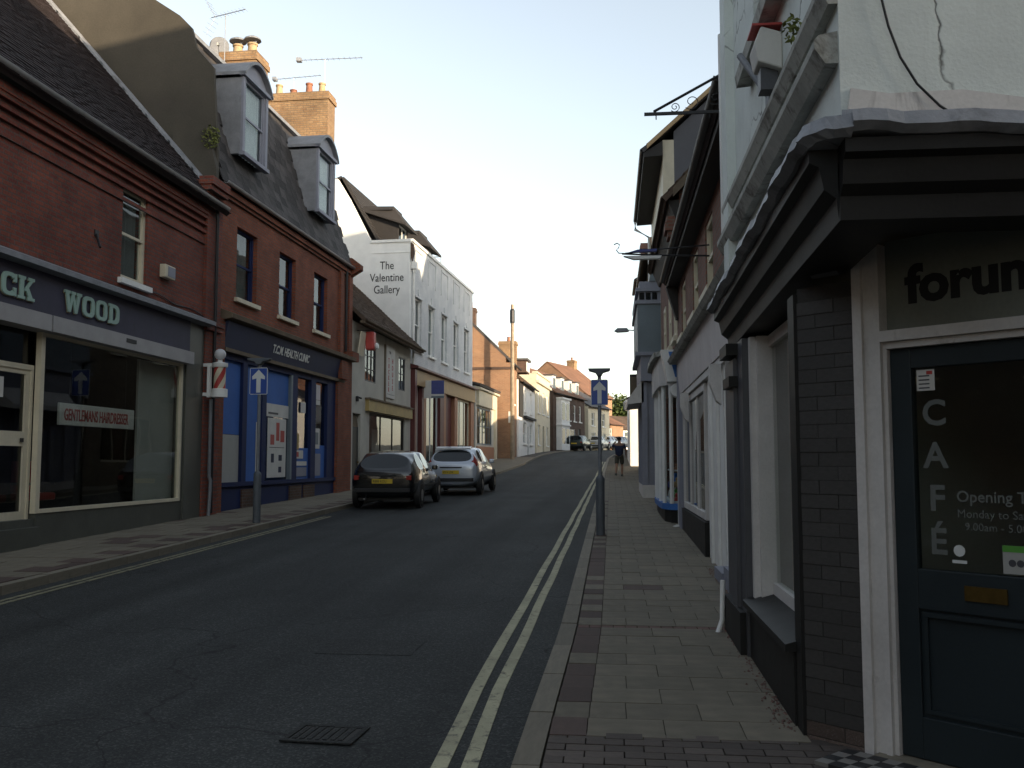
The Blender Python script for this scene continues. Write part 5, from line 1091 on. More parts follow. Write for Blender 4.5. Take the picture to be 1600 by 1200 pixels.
# console brackets under the oversailing corner
def console(u, o=0):
    prof = [(.0, 2.60), (.03, 2.585), (.09, 2.62), (.12, 2.70), (.14, 2.80), (.20, 2.83), (.20, 2.86), (.0, 2.86)]
    b = FH_.mb().prism(prof, 1, u, u + .16).obj('console_bracket', M['pilgrey'], K); b2 = FH_.mb().lathe((.13 + o, u + .08, 2.79), [(.05, -.095), (.055, -.08), (.055, .08), (.05, .095)], 12, ax=1).obj('scroll', M['pilgrey'], b); smooth_me(b2.data)
console(.12); console(1.62)
sc_ = []
for i in range(22):
    t = i / 21; a = 4.2 * t; rr = .11 * (1 - .75 * t); sc_.append((.22 + rr * math.cos(a), 1.13 + .05 * t, 2.74 + rr * math.sin(a) * 1.3))
FH_.mb().tube(sc_, .018, 6).obj('scroll_bracket', M['leadgrey'], K)
# fittings on the cafe's upper wall
ab2 = thing('alarm_box', 'white alarm box with red top on the white wall of the corner cafe', 'alarm box', (1.0 - .14, 5.42, 3.86))
MB().prism([(0, .05), (.14, 0), (.14, .22), (.02, .26), (-.02, .16)], 1, 0, .20).obj('case', M['paper'], ab2, bevel=.01); MB().box(-.03, .14, -.003, .203, .262, .275).obj('red_top', M['redsign'], ab2); MB().box(.02, .12, .05, .16, -.10, .03).obj('bracket', M['pilgrey'], ab2)
fb2 = thing('flag_holder', 'dark metal tube slanting out of the white cafe wall by the mouldings', 'bracket', (.90, 5.85, 3.92)); MB().tube([(.09, -.10, -.12), (-.06, .16, .28)], .022, 8).obj('tube', M['leadgrey'], fb2); MB().box(.06, .10, -.16, -.04, -.18, -.05).obj('wall_plate', M['leadgrey'], fb2)
cbl = MB().tube([(1.14 + .02 * 0, 4.085, 3.75), (1.17, 4.085, 3.62), (1.20, 4.085, 3.47), (1.245, 4.085, 3.33), (1.31, 4.085, 3.21), (1.40, 4.085, 3.11), (1.52, 4.08, 3.02), (1.62, 4.07, 2.985)], .0055, 6).obj('cable', M['blackplastic']); smooth_me(cbl.data, 60); tag(cbl, 'black cable curving down the cracked white cafe wall to the lead cornice', 'cable')
wd2 = thing('weed', 'small yellow-green weed growing on the cafe wall moulding', 'plant', (.93, 4.75, 3.73)); leaves('leaves', (0, 0, .05), (.05, .06, .07), 40, .022, M['moss'], wd2, 9); MB().tube([(0, 0, 0), (0, 0, .06)], .004, 4).obj('stem', M['bark'], wd2)
ib = thing('sign_bracket', 'black wrought iron sign bracket with scrolls at the top of the white cafe corner', 'bracket', (1.0, 7.95, 4.56))
MB().box(-.70, 0.0, -.012, .012, -.012, .012).obj('bar', M['iron'], ib); MB().tube([(-.62, 0, .02), (-.02, 0, .34)], .012, 6).obj('stay', M['iron'], ib); MB().box(-.02, .01, -.02, .02, -.1, .42).obj('wall_bar', M['iron'], ib)
def scroll(c, r, turns, n=26, flip=1): return [(c[0] + flip * r * (1 - .8 * i / n) * math.cos(turns * 6.283 * i / n + 3.9), 0, c[2] + r * (1 - .8 * i / n) * math.sin(turns * 6.283 * i / n + 3.9)) for i in range(n + 1)]
MB().tube(scroll((-.44, 0, .055), .045, 1.6), .004, 5).obj('scroll', M['iron'], ib); MB().tube(scroll((-.30, 0, .095), .07, 1.3), .004, 5).obj('scroll', M['iron'], ib); MB().tube(scroll((-.10, 0, .12), .06, 1.3), .004, 5).obj('scroll', M['iron'], ib)
for x in (-.60, -.15): MB().tube([(x, 0, -.012), (x, 0, -.05)], .005, 5).obj('hook', M['iron'], ib)
dpc = MB().tube([(.95, 7.88, 5.2), (.95, 7.88, 3.4)], .03, 8).obj('drainpipe', M['white'], None); smooth_me(dpc.data, 60); tag(dpc, 'white drainpipe down the far edge of the cafe upper wall', 'pipe')

# ------------------------------------------------------------------ L: low brick shop with pinkish fascia
zL = g(13)
Lb = thing('low_brick_shop', 'low brown brick shop with faded pinkish fascia next to the corner cafe', 'shop building', (1.25, 8.3, zL), 0, absz=True)
FL = Fac(Lb, Fr(lambda o, u, z: (-o, u - 8.3, z), True)); LL = 17.9
wall(FL, 8.3, LL, 3.45, 5.0, [(11.6, 12.5, 3.75, 4.7), (13.6, 14.5, 3.75, 4.7), (15.9, 16.8, 3.75, 4.7)], M['brickR'])
for u in (11.6, 13.6, 15.9): sash(FL, u, u + .9, 3.75, 4.7, M['cream'], o=-.02, fw=.07, curtain=M['curtaind'], sill=True)
FL.mb().prism([(0, 3.42), (.16, 3.42), (.20, 3.48), (.16, 3.55), (0, 3.60)], 1, 8.3, LL).obj('fascia_cornice', M['moulding'], Lb)
FL.mb().prism([(-.2, 2.82), (.015, 2.82), (.06, 3.42), (-.2, 3.42)], 1, 8.9, 17.4).obj('fascia', M['pinkwhite'], Lb)
FL.mb().box(-.2, .03, 17.42, LL, .25, 3.42).obj('far_pilaster', M['lavender'], Lb); FL.mb().box(-.2, .05, 8.3, 8.88, .1, 3.42).obj('near_pilaster', M['pilgrey'], Lb)
FL.mb().box(-.2, .0, 8.9, 17.4, 2.72, 2.81).obj('fascia_soffit', M['dirtywhite'], Lb)
FL.mb().box(-.3, .0, 13.2, 17.4, .15, .78).obj('stall_riser', M['blackpaint'], Lb); casement(FL, 13.3, 17.35, .8, 2.7, M['dirtywhite'], o=-.03, cols=3, rows=1, fw=.1, glass='glassdark')
dw = FL.mb().box(-.12, -.06, 10.6, 13.15, .3, 2.7).obj('panelled_front', M['whitebright'], Lb)
for u in (10.9, 11.75, 12.5): FL.mb().box(-.058, -.02, u, u + .12, .3, 2.7).obj('batten', M['white'], dw)
FL.mb().box(-.2, .06, 9.0, 10.55, .1, .48).box(-.2, .08, 10.55, 11.3, .1, .40).obj('sill_block', M['lavender'], Lb); casement(FL, 9.0, 10.55, .5, 2.7, M['white'], o=-.03, cols=2, rows=1, fw=.12, glass='glassdark')
for u in (10.95, 15.6): 
    b = FL.mb().prism([(0, 2.25), (.06, 2.3), (.13, 2.5), (.13, 2.72), (0, 2.72)], 1, u, u + .16).obj('console', M['dirtywhite'], Lb)
FL.mb().box(-6, -5.7, 8.3, LL, .1, 5.0).box(-5.7, -.3, 8.3, 8.6, .1, 5.0).box(-5.7, -.3, LL - .3, LL, .1, 5.0).obj('rear_wall', M['brickR'], Lb); FL.mb().box(-5.7, -.3, 8.6, LL - .3, 3.2, 3.35).box(-5.7, -1.2, 8.6, LL - .3, .1, .2).obj('upper_floor', M['interior'], Lb); FL.mb().box(-1.3, -1.2, 8.6, LL - .3, .1, 3.2).obj('shop_backdrop', M['panelgrey'], Lb)
roof(FL, 8.3, LL, .22, 4.92, -3.0, 7.3, M['tileA'], course=.14, tiles=.18, over=0); roof(FL, 8.3, LL, -6.2, 4.92, -3.0, 7.3, M['tileA'], course=.4, over=0, name='rear_roof'); gutter(FL, 8.3, LL, .27, 5.02, M['iron'], .055)
FL.mb().box(.0, .2, 8.3, LL, 4.84, 4.93).obj('eaves_soffit', M['darktimber'], Lb)
FL.mb().prism([(0, 4.25), (.04, 4.25), (.22, 4.85), (.0, 4.85)], 1, 17.6, 17.85).obj('eaves_bracket', M['darktimber'], Lb)
sb = thing('sign_light', 'iron arm with hooked end and pale trough lamp jutting over the right pavement', 'sign light', (1.25, 12.0, 4.22))
MB().tube([(0, 0, -.02), (-.6, 0, .0), (-1.1, 0, .03)], .012, 6).obj('arm', M['iron'], sb); MB().tube([(0, 0, .12), (-.62, 0, .08), (-1.06, 0, .035)], .010, 6).obj('stay', M['iron'], sb); MB().prism([(-1.08, -.005), (-.95, -.05), (-.62, -.045), (-.6, -.01)], 1, -.04, .04).obj('trough', M['white'], sb); MB().prism([(-1.02, .04), (-.9, .075), (-.66, .08), (-.66, .05)], 1, -.035, .035).obj('cover', M['estblue'], sb)
MB().tube([(-1.06, 0, .035), (-1.14, 0, .04), (-1.17, 0, .08), (-1.14, 0, .11), (-1.13, 0, .15), (-1.16, 0, .17), (-1.2, 0, .15)], .007, 6).obj('hook', M['iron'], sb)

# ------------------------------------------------------------------ M: bow-window shop
zM = g(21)
Mb = thing('bow_window_shop', 'red brick shop with white bow window and blue sill on the right pavement', 'shop building', (1.32, 18.0, zM), 0, absz=True)
FM = Fac(Mb, Fr(lambda o, u, z: (-o, u - 18.0, z), True)); LM = 25.0
wall(FM, 18.03, LM, .2, 6.8, [(18.9, 19.6, 4.1, 5.3), (20.6, 21.4, 4.1, 5.3), (22.6, 23.4, 4.1, 5.3), (18.7, 23.0, .75, 3.0)], M['brickR'])
for u in (18.9, 20.6, 22.6): sash(FM, u, u + .75, 4.1, 5.3, M['cream'], o=.02, fw=.09, sill=True, curtain=M['curtain'])
# bow: segmented window
bow = [(0, 18.55), (.22, 18.65), (.34, 19.0), (.36, 20.0), (.36, 21.4), (.34, 22.3), (.22, 22.75), (0, 22.9)]
bo = FM.mb(); bo.prism(bow, 2, .68, .80); bob = bo.obj('bow_sill', M['brightblue'], Mb)
FM.mb().prism([(o * .85, u) for o, u in bow], 2, .2, .68).obj('bow_base', M['blackpaint'], Mb)
for i, (o, u) in enumerate(bow[1:-1]): FM.mb().tube([(o - .05, u, .80), (o - .05, u, 3.1)], .045, 6).obj('mullion', M['white'], Mb)
for (a, b) in zip(bow, bow[1:]):
    FM.mb().add([(a[0] - .05, a[1], .80), (b[0] - .05, b[1], .80), (b[0] - .05, b[1], 3.1), (a[0] - .05, a[1], 3.1)], [(0, 1, 2, 3)]).obj('pane', M['glass'], Mb)
FM.mb().prism([(o * 1.1, u) for o, u in bow], 2, 3.1, 3.68).obj('bow_fascia', M['dirtywhite'], Mb); FM.mb().prism([(o * 1.3 + (.03 if o else 0), u) for o, u in bow], 2, 3.68, 3.78).obj('bow_cornice', M['moulding'], Mb)
es2 = FM.mb().prism([(-.02, 3.12), (.26, 3.12), (.38, 3.72), (-.02, 3.72)], 1, 18.02, 18.5).obj('end_block', M['white'], Mb); FM.mb().prism([(.03, 3.2), (.12, 3.2), (.24, 3.68), (.10, 3.68)], 1, 18.0, 18.018).obj('blue_panel', M['brightblue'], es2)
FM.mb().box(.002, .09, 18.05, 18.22, .3, 3.1).obj('pillar', M['white'], Mb); cq = FM.mb().lathe((.08, 18.13, 2.95), [(.12, -.09), (.14, -.06), (.14, .06), (.12, .09)], 14, ax=1).obj('scroll_console', M['white'], Mb); smooth_me(cq.data)
FM.mb().box(-1.0, -.95, 18.3, 24.6, .3, 3.4).obj('shop_backdrop', M['panelgrey'], Mb)
for i, (u, z, m, s) in enumerate(((18.95, .9, 'redsign', .16), (19.2, 1.0, 'greens', .14), (18.85, 1.25, 'tan', .13), (19.4, 1.3, 'brightblue', .15), (19.0, 1.55, 'terracottap', .11), (20.0, 1.0, 'paper', .2), (20.6, 1.2, 'estblue', .15))):
    t = thing('display_toy', 'small %s ornament on the shelves inside the white bow window' % ['red', 'green', 'tan', 'blue', 'orange', 'white', 'navy'][i], 'ornament', (1.32 - .05, u, z - .14))
    MB().lathe((0, 0, 0), [(s * .5, 0), (s * .62, s * .3), (s * .5, s * .8), (s * .2, s)], 10).obj('body', M[m], t, smooth=True); MB().lathe((0, 0, s * 1.2), [(s * .3 * math.sin(math.pi * k / 6) + .001, -s * .3 * math.cos(math.pi * k / 6)) for k in range(7)], 10).obj('head', M[m], t, smooth=True)
FM.mb().box(-.3, .2, 18.8, 21.2, .80, .84).box(-.3, .1, 18.8, 21.2, 1.12, 1.15).box(-.3, .1, 18.8, 21.2, 1.42, 1.45).obj('display_shelf', M['white'], Mb)
shell(FM, 18.0, LM, .2, 6.75, 6.0, M['yellowrend'], gable=(-3.0, 9.9), floor=False); FM.mb().box(-5.7, -.32, 18.3, LM - .3, 3.6, 3.75).obj('upper_floor', M['interior'], Mb)
roof(FM, 18.0, LM, .25, 6.55, -3.0, 10.0, M['tileB'], course=.2, over=.12); roof(FM, 18.0, LM, -6.3, 6.55, -3.0, 10.0, M['tileB'], course=.5, over=.12, name='rear_roof')
FM.mb().hexa([(.12, 17.84, 6.62), (.12, 17.90, 6.62), (-3.0, 17.90, 9.92), (-3.0, 17.84, 9.92), (.12, 17.84, 6.80), (.12, 17.90, 6.80), (-3.0, 17.90, 10.1), (-3.0, 17.84, 10.1)]).obj('barge_board', M['wood'], Mb); recalc(bpy.data.objects[Mb.children[-1].name])
chimney(FM, -.35, .22, 18.05, 18.5, 5.9, 6.3, M['brickR'], [(-.02, 18.28, .38, M['pot'])], None, pr=.085)
FM.mb().prism([(0, 6.2), (.05, 6.2), (.22, 6.6), (0, 6.6)], 1, 18.0, LM).obj('eaves_soffit', M['darktimber'], Mb)

# ------------------------------------------------------------------ N: tall gabled house with oriel
zN = g(28)
Nb = thing('tall_gabled_house', 'tall house with dark grey gable, deep eaves and blue-grey bay above the right pavement', 'shop building', (1.42, 25.05, zN), 0, absz=True)
FN = Fac(Nb, Fr(lambda o, u, z: (-o, u - 25.05, z), True)); LN = 32.4
wall(FN, 25.05, LN, .3, 10.2, [(25.6, 26.5, 7.2, 8.8), (28.0, 29.2, 7.2, 8.8), (30.6, 31.6, 7.2, 8.8)], M['cream'])
for a, b in ((25.6, 26.5), (28.0, 29.2), (30.6, 31.6)): sash(FN, a, b, 7.2, 8.8, M['white'], curtain=M['curtaind'], sill=True)
shell(FN, 25.05, LN, .3, 10.15, 4.0, M['greyrender'], gable=(-2.0, 12.0), floor=False); FN.mb().box(-3.7, -.32, 25.4, LN - .3, 6.3, 6.5).obj('upper_floor', M['interior'], Nb)
roof(FN, 25.05, LN, .5, 9.85, -2.0, 12.02, M['slatefar'], course=.22, over=.12); roof(FN, 25.05, LN, -4.5, 9.85, -2.0, 12.02, M['slatefar'], course=.5, over=.12, name='rear_roof')
FN.mb().prism([(0, 9.75), (.5, 9.72), (.5, 9.84), (0, 10.15)], 1, 24.95, LN).obj('eaves_soffit', M['darktimber'], Nb); gutter(FN, 24.95, LN + .1, .55, 9.92, M['iron'], .06)
vb = FN.mb().hexa([(.42, 24.86, 9.92), (.42, 24.92, 9.92), (-2.0, 24.92, 12.08), (-2.0, 24.86, 12.08), (.42, 24.86, 10.06), (.42, 24.92, 10.06), (-2.0, 24.92, 12.22), (-2.0, 24.86, 12.22)]).obj('verge_tiles', M['tan'], Nb); recalc(vb)
NG = Fr(lambda o, u, z: (u - 1.42, -.004 - o, z), False)
text_on('lettering', 'H', .42, M['dirtywhite'], Nb, NG, .012, 2.90, 11.22, ext=.008, bold=.01); Nb.children[-1].location.z = -zN
pipe(FN, [(.55, LN, 9.85), (.55, LN + .03, 9.6), (.08, LN - .02, 9.3), (.08, LN - .02, 3.9)], .05, M['white'])
# the bay: two storeys of blue-grey boards with a strip of small lights
FN.mb().box(.0, .66, 27.0, 31.5, 4.72, 6.1).obj('bay', M['bluegrey'], Nb)
FN.mb().box(.0, .72, 26.94, 31.55, 6.1, 6.2).box(.0, .70, 26.95, 31.55, 6.46, 6.56).box(0, .60, 27.02, 31.5, 6.56, 6.75).box(0, .72, 26.94, 31.55, 4.62, 4.72).obj('bay_moulding', M['lavender'], Nb)
FN.mb().box(.0, .62, 27.03, 31.48, 6.2, 6.46).obj('bay_light', M['lavender'], Nb)
for i in range(3): FN.mb().box(.10 + i * .18, .24 + i * .18, 27.005, 27.028, 6.23, 6.43).obj('small_pane', M['carglass'], Nb)
FN.mb().box(.0, .58, 27.05, 31.45, 3.9, 4.62).obj('bay_apron', M['lavender'], Nb)
fi = FN.mb().prism([(.05, 6.75), (.32, 6.75), (.24, 7.2), (.14, 7.55), (.05, 7.6)], 1, 26.98, 27.06).obj('gable_board', M['bluegrey'], Nb); FN.mb().lathe((.12, 27.02, 7.66), [(.02, -.08), (.06, -.04), (.06, .03), (.02, .06)], 10).obj('ball_finial', M['signwhite'], fi)
FN.mb().box(0, .55, 27.2, 31.3, .4, .95).obj('stall_riser', M['dirtywhite'], Nb)
for i in range(6): FN.mb().box(.40, .56, 27.2 + i * .78, 27.36 + i * .78, .95, 3.88).obj('shop_pillar', M['lavender'], Nb)
FN.mb().box(.0, .46, 27.3, 31.2, .95, 3.88).obj('shop_front', M['lavender'], Nb)
FN.mb().prism([(.5, 3.3), (.95, 3.25), (.95, 3.4), (.58, 3.9), (.5, 3.9)], 1, 27.2, 30.5).obj('awning', M['dirtywhite'], Nb)

# ------------------------------------------------------------------ P, Q, O: further right-hand buildings
P_, FP = house('brown_shop_house', 'brown rendered house with projecting dark sign board, beyond the blue-grey bay', 1.38, 32.5, 0, 11.5, 8, 8.8, 13.4, M['wood'], M['tileB'], [(1.5, 2.5, 5.8, 7.3), (5, 6, 5.8, 7.3), (8.5, 9.5, 5.8, 7.3), (1, 5, 1.6, 3.4, 'shop', 4)], side=-1, framem=M['cream'])
sbx = thing('projecting_sign', 'dark brown box sign projecting over the far right pavement', 'sign', (1.36, 38.0, 4.1)); MB().box(-.62, -.05, 0, .25, 0, 1.0).obj('box', M['darktimber'], sbx, bevel=.02); MB().box(-.58, -.1, -.008, -.002, .1, .9).obj('panel', M['wood'], sbx)
Q_, FQ = house('tan_brick_house', 'tan brick house with chimney rising behind the right-hand eaves', 1.45, 44.2, 0, 4.0, 4.4, 10.2, 11.6, M['brickT'], M['tileB'], [(1.5, 2.5, 6.4, 7.8)], side=-1, chim=[(-.9, .0, .2, 1.1, 10.0, 11.9, M['brickR'], [(-.5, .6, .35, M['pot'])], None)])
O_, FO = house('white_corner_shop', 'low white corner shop catching the low sun at the far right side street', .98, 51.6, 0, 8.0, 6, 5.0, 6.1, M['whitebright'], M['slatefar'], [(1.0, 3.5, 2.2, 3.9, 'shop', 3)], side=-1, over=.1)
R_, FR = house('red_brick_terrace', 'red brick terrace house partly hidden past the white corner shop', 1.6, 60.2, 6, 14.0, 7, 7.0, 9.0, M['brickR'], M['tileB'], [(1.5, 2.5, 5.0, 6.4), (5, 6, 5.0, 6.4), (9, 10, 5.0, 6.4)], side=-1)
S_, FSs = house('rear_terrace', 'plain brick terrace hidden at the right of the bend', 4.2, 76.5, 16, 22.0, 8, 8.5, 11.0, M['brickR'], M['tileB'], [(2, 3, 6.0, 7.4), (8, 9, 6.0, 7.4), (14, 15, 6.0, 7.4)], side=-1)
ln = thing('wall_lantern', 'pale lantern on an iron arm just before the sunlit white corner shop', 'lantern', (.80, 51.3, 4.35)); MB().lathe((0, 0, 0), [(.04, 0), (.12, .05), (.17, .42), (.19, .44), (.06, .56), (.02, .62)], 6).obj('body', M['paper'], ln); MB().tube([(0, .1, .5), (.1, .2, .62), (.3, .35, .62)], .02, 6).obj('arm', M['iron'], ln)
sll = thing('street_lamp', 'flat grey street lamp head on an arm from the right-hand wall', 'street lamp', (1.38, 40.0, 7.1)); MB().tube([(0, 0, 0), (-.62, 0, .06)], .025, 6).obj('arm', M['galv'], sll); MB().prism([(-.60, .02), (-.66, -.02), (-1.1, -.04), (-1.24, .02), (-1.1, .14), (-.7, .14)], 1, -.13, .13).obj('lamp_head', M['galv'], sll, bevel=.02)

# ================================================================== unseen buildings added out of view to block the low sun and darken reflections
def block(label, x0, x1, y0, y1, h, m):
    t = thing('unseen_building', label, 'building', ((x0 + x1) / 2, (y0 + y1) / 2, g(y0) - .3)); w, d = (x1 - x0) / 2, (y1 - y0) / 2
    MB().box(-w, w, -d, d, 0, h).obj('wall', M[m], t); MB().prism([(-w - .3, h), (w + .3, h), (0, h + .6)], 1, -d, d).obj('roof', M['tileB'], t)
    sx = w if x1 < 0 else -w; e = .03 if x1 < 0 else -.03
    for i in range(int(2 * d // 2.8)):
        for zz in range(0, int(h // 3.2)):
            win = MB().box(sx, sx + e, -d + .9 + i * 2.8, -d + 1.9 + i * 2.8, zz * 3.2 + 1.0, zz * 3.2 + 2.6).obj('window', M['carglass'], t); MB().box(sx, sx + 3 * e, -d + .8 + i * 2.8, -d + 2.0 + i * 2.8, zz * 3.2 + .88, zz * 3.2 + .98).obj('sill', M['white'], win)
block('unseen dark brick building left of the viewer, before the hairdresser', -19, -8.9, -14, 8.9, 8.2, 'brickD'); block('unseen red brick building behind the viewer on the left', -19, -8.9, -40, -14.1, 8.5, 'brickD')
block('unseen brick building added behind the viewer on the right to block the sun', 1.3, 14.0, -22, -3.0, 9.6, 'brickD'); block('unseen tall building added behind the low brick shop to shade the left side', 7.1, 13, 6.0, 24.9, 14.6, 'brickT'); block('unseen building added across the side street on the right to block the sun', 14, 26, -24, 5.5, 5.0, 'brickB')

# ================================================================== STREET FURNITURE, CARS, PERSON
def one_way_post(name, label, x, y, h, sw, sh, group='one-way sign posts'):
    z = g(y) + PZ + .004
    t = thing(name, label, 'sign post', (x, y, z), 0, group)
    MB().lathe((0, 0, 0), [(.075, 0), (.075, .92), (.07, .96), (.038, 1.0)], 14).obj('base', M['postgrey'], t, smooth=True)
    MB().tube([(0, 0, .98), (0, 0, h)], .032, 10).obj('pole', M['galv'], t, smooth=True)
    pl = MB().prism([(-sw / 2 + .02, h - sh - .06), (sw / 2 - .02, h - sh - .06), (sw / 2, h - sh - .04), (sw / 2, h - .08), (sw / 2 - .02, h - .06), (-sw / 2 + .02, h - .06), (-sw / 2, h - .08), (-sw / 2, h - sh - .04)], 1, -.05, -.038).obj('sign_plate', M['signwhite'], t)
    zc_ = h - .06 - sh / 2
    MB().box(-sw / 2 + .012, sw / 2 - .012, -.053, -.0505, zc_ - sh / 2 + .012, zc_ + sh / 2 - .012).obj('blue_field', M['signblue'], pl)
    a = [(-.055, -.43), (.055, -.43), (.055, .1), (.16, .06), (.165, .17), (0, .43), (-.165, .17), (-.16, .06), (-.055, .1)]
    a = [(p[0] * sw * 2.2, zc_ + p[1] * sh) for p in a]
    MB().prism([a[0], a[1], a[2], a[8]], 1, -.0560, -.0535).prism([a[8], a[2], a[3], a[4], a[5], a[6], a[7]], 1, -.0561, -.0536).obj('arrow', M['signwhite'], pl)
    MB().box(-.06, .06, -.04, .04, zc_ - .08, zc_ - .05).box(-.06, .06, -.04, .04, zc_ + .08, zc_ + .11).obj('clip', M['galv'], t)
    lp = MB().prism([(-sw * .66, h + .13), (sw * .66, h + .13), (sw * .6, h + .085), (sw * .22, h + .055), (sw * .12, h), (-sw * .12, h), (-sw * .22, h + .055), (-sw * .6, h + .085)], 1, -.10, .06).obj('sign_light', M['postgrey'], t, bevel=.012)
    return t
one_way_post('sign_post', 'grey post with blue one-way arrow sign on the right pavement edge', -.20, 16.15, 2.68, .29, .44)
one_way_post('sign_post', 'grey post with blue one-way arrow sign in front of the blue clinic shopfront', -6.92, 18.05, 3.10, .36, .53)

def hatchback(name, label, loc, rz, paint, taillights='low', scale=(1, 1, 1), plate=None, group=None, spoiler=False):
    t = thing(name, label, 'car', loc, rz, group)
    # stations rear -> front: y, (half width, z) for sill, middle, belt, roof edge, and top-centre z
    ST = [(0.00, (.60, .34), (.72, .56), (.72, .82), (.66, .90), .915),
          (.07, (.74, .26), (.815, .56), (.80, .86), (.70, .96), .975),
          (.50, (.78, .22), (.845, .56), (.82, .90), (.615, 1.33), 1.36),
          (.62, (.78, .21), (.85, .56), (.82, .90), (.61, 1.375), 1.41),
          (1.30, (.78, .20), (.855, .56), (.825, .90), (.61, 1.41), 1.45),
          (1.40, (.78, .20), (.855, .56), (.825, .90), (.61, 1.41), 1.45),
          (2.10, (.78, .20), (.855, .56), (.82, .89), (.60, 1.385), 1.425),
          (2.22, (.78, .20), (.855, .56), (.82, .885), (.615, 1.33), 1.36),
          (2.92, (.78, .20), (.85, .56), (.80, .86), (.70, .93), .955),
          (3.30, (.78, .21), (.84, .55), (.77, .80), (.62, .875), .90),
          (3.80, (.74, .24), (.80, .52), (.71, .70), (.56, .76), .785),
          (3.98, (.62, .30), (.70, .48), (.60, .62), (.48, .66), .67)]
    bm = bmesh.new(); rings = []
    for (y, a, b, c, d, zt) in ST:
        pr = [(0, a[1] - .01), (a[0], a[1]), (b[0], b[1]), (c[0], c[1]), (d[0], d[1]), (0, zt)]
        ring = [bm.verts.new((x, y, z)) for x, z in pr] + [bm.verts.new((-x, y, z)) for x, z in pr[-2:0:-1]]
        rings.append(ring)
    n = len(rings[0]); faces = {}
    for i in range(len(rings) - 1):
        for k in range(n):
            f = bm.faces.new((rings[i][k], rings[i + 1][k], rings[i + 1][(k + 1) % n], rings[i][(k + 1) % n])); faces[(i, k)] = f
    bm.faces.new(rings[0]); bm.faces.new(rings[-1][::-1])
    bm.verts.ensure_lookup_table()
    bmesh.ops.recalc_face_normals(bm, faces=bm.faces)
    glass = []; crl = bm.edges.layers.float.new('crease_edge')
    def inset(fs, th):
        r = bmesh.ops.inset_region(bm, faces=fs, thickness=th, depth=-.006, use_even_offset=True)
        glass.extend(fs)
        for f in fs:
            for e in f.edges:
                if any(q not in fs for q in e.link_faces): e[crl] = .85
    # ring order: 0 bottom,1 sill,2 mid,3 belt,4 roof edge,5 top,6 roof edge(-),7 belt(-),8 mid,9 sill
    inset([faces[(1, 4)], faces[(1, 5)]], .022)                 # rear window
    inset([faces[(7, 4)], faces[(7, 5)]], .03)                 # windscreen
    for k in (3, 6):
        inset([faces[(3, k)]], .035); inset([faces[(5, k)]], .035)
    pill = [faces[(1, 3)], faces[(1, 6)]]
    for f in bm.faces: f.material_index = 0
    for f in glass: f.material_index = 1
    if taillights == 'high':
        for f in pill: f.material_index = 2
    me = bpy.data.meshes.new('tmp'); bm.to_mesh(me); bm.free()
    for m in (paint, M['carglass'], M['tail']): me.materials.append(m)
    ob = bpy.data.objects.new('tmp', me); COL.objects.link(ob); md = ob.modifiers.new('s', 'SUBSURF'); md.levels = 2; md.render_levels = 2
    dg = bpy.context.evaluated_depsgraph_get(); em = bpy.data.meshes.new_from_object(ob.evaluated_get(dg)); bpy.data.objects.remove(ob)
    def split(idx, nm, mat, parent, keep=None):
        b2 = bmesh.new(); b2.from_mesh(em)
        bad = [f for f in b2.faces if f.material_index != idx or (keep and not keep(f.calc_center_median()))]
        bmesh.ops.delete(b2, geom=bad, context='FACES')
        if not b2.faces: b2.free(); return None
        for f in b2.faces: f.material_index = 0; f.smooth = True
        m2 = bpy.data.meshes.new(nm); b2.to_mesh(m2); b2.free(); return link(nm, m2, mat, parent)
    body = split(0, 'body', paint, t)
    split(1, 'rear_window', M['carglass'], t, lambda c: c.y < .6 and abs(c.x) < .66 and c.z > .9)
    split(1, 'windscreen', M['carglass'], t, lambda c: c.y > 2.22)
    for s in (-1, 1):
        split(1, 'side_window', M['carglass'], t, lambda c: s * c.x > .4 and .6 < c.y < 1.35); split(1, 'side_window', M['carglass'], t, lambda c: s * c.x > .4 and 1.35 < c.y < 2.2)
        if taillights == 'high': split(2, 'tail_light', M['tail'], t, lambda c: s * c.x > 0)
        else: MB().box(s * .50, s * .73, -.012 + .03, .06, .70, .82).obj('tail_light', M['tail'], t, bevel=.015)
        MB().box(s * .62, s * .45, 3.93, 3.99, .56, .66).obj('headlight', M['signwhite'], t, bevel=.02)
        mr = MB().box(s * .84, s * .99, 2.22, 2.34, .90, 1.03).obj('wing_mirror', paint, t, bevel=.03)
        MB().box(s * .845, s * .862, 1.42, 1.62, .78, .81).obj('door_handle', M['blackplastic'], t)
        MB().box(s * .853, s * .862, .95, 3.0, .50, .545).obj('side_trim', M['blackplastic'] if taillights == 'low' else paint, t)
        for yy in (.72, 3.22):
            a = MB().lathe((s * .80, yy, .33), [(.355, -.07 * s), (.355, .062 * s), (.30, .064 * s)], 24, ax=0).obj('wheel_arch', M['blackplastic'], t); recalc(a); smooth_me(a.data)
            w = MB().lathe((s * .785, yy, .30), [(.20, -.09), (.27, -.09), (.30, -.06), (.30, .06), (.27, .09), (.20, .09)], 24, ax=0).obj('wheel', M['rubber'], t, smooth=True)
            MB().lathe((s * .855, yy, .30), [(.205, -.02), (.205, .012), (.12, .024), (.03, .03)], 16, ax=0).obj('rim', M['rim'], w, smooth=True)
    MB().box(-.26, .26, -.018, .0, .62, .73).obj('number_plate', M['plate'], t)
    if plate: text_on('lettering', plate, .095, M['inkdark'], t, Fr(lambda o, u, z: (u, -.019 - o, z), False), .001, -.235, .642, ext=.001, sx=.80)
    MB().box(-.70, .70, -.03, .05, .40, .50).obj('bumper_strip', M['blackplastic'], t, bevel=.015)
    MB().box(-.34, .34, -.012, .02, .80, .835).obj('tailgate_trim', M['blackplastic'], t)
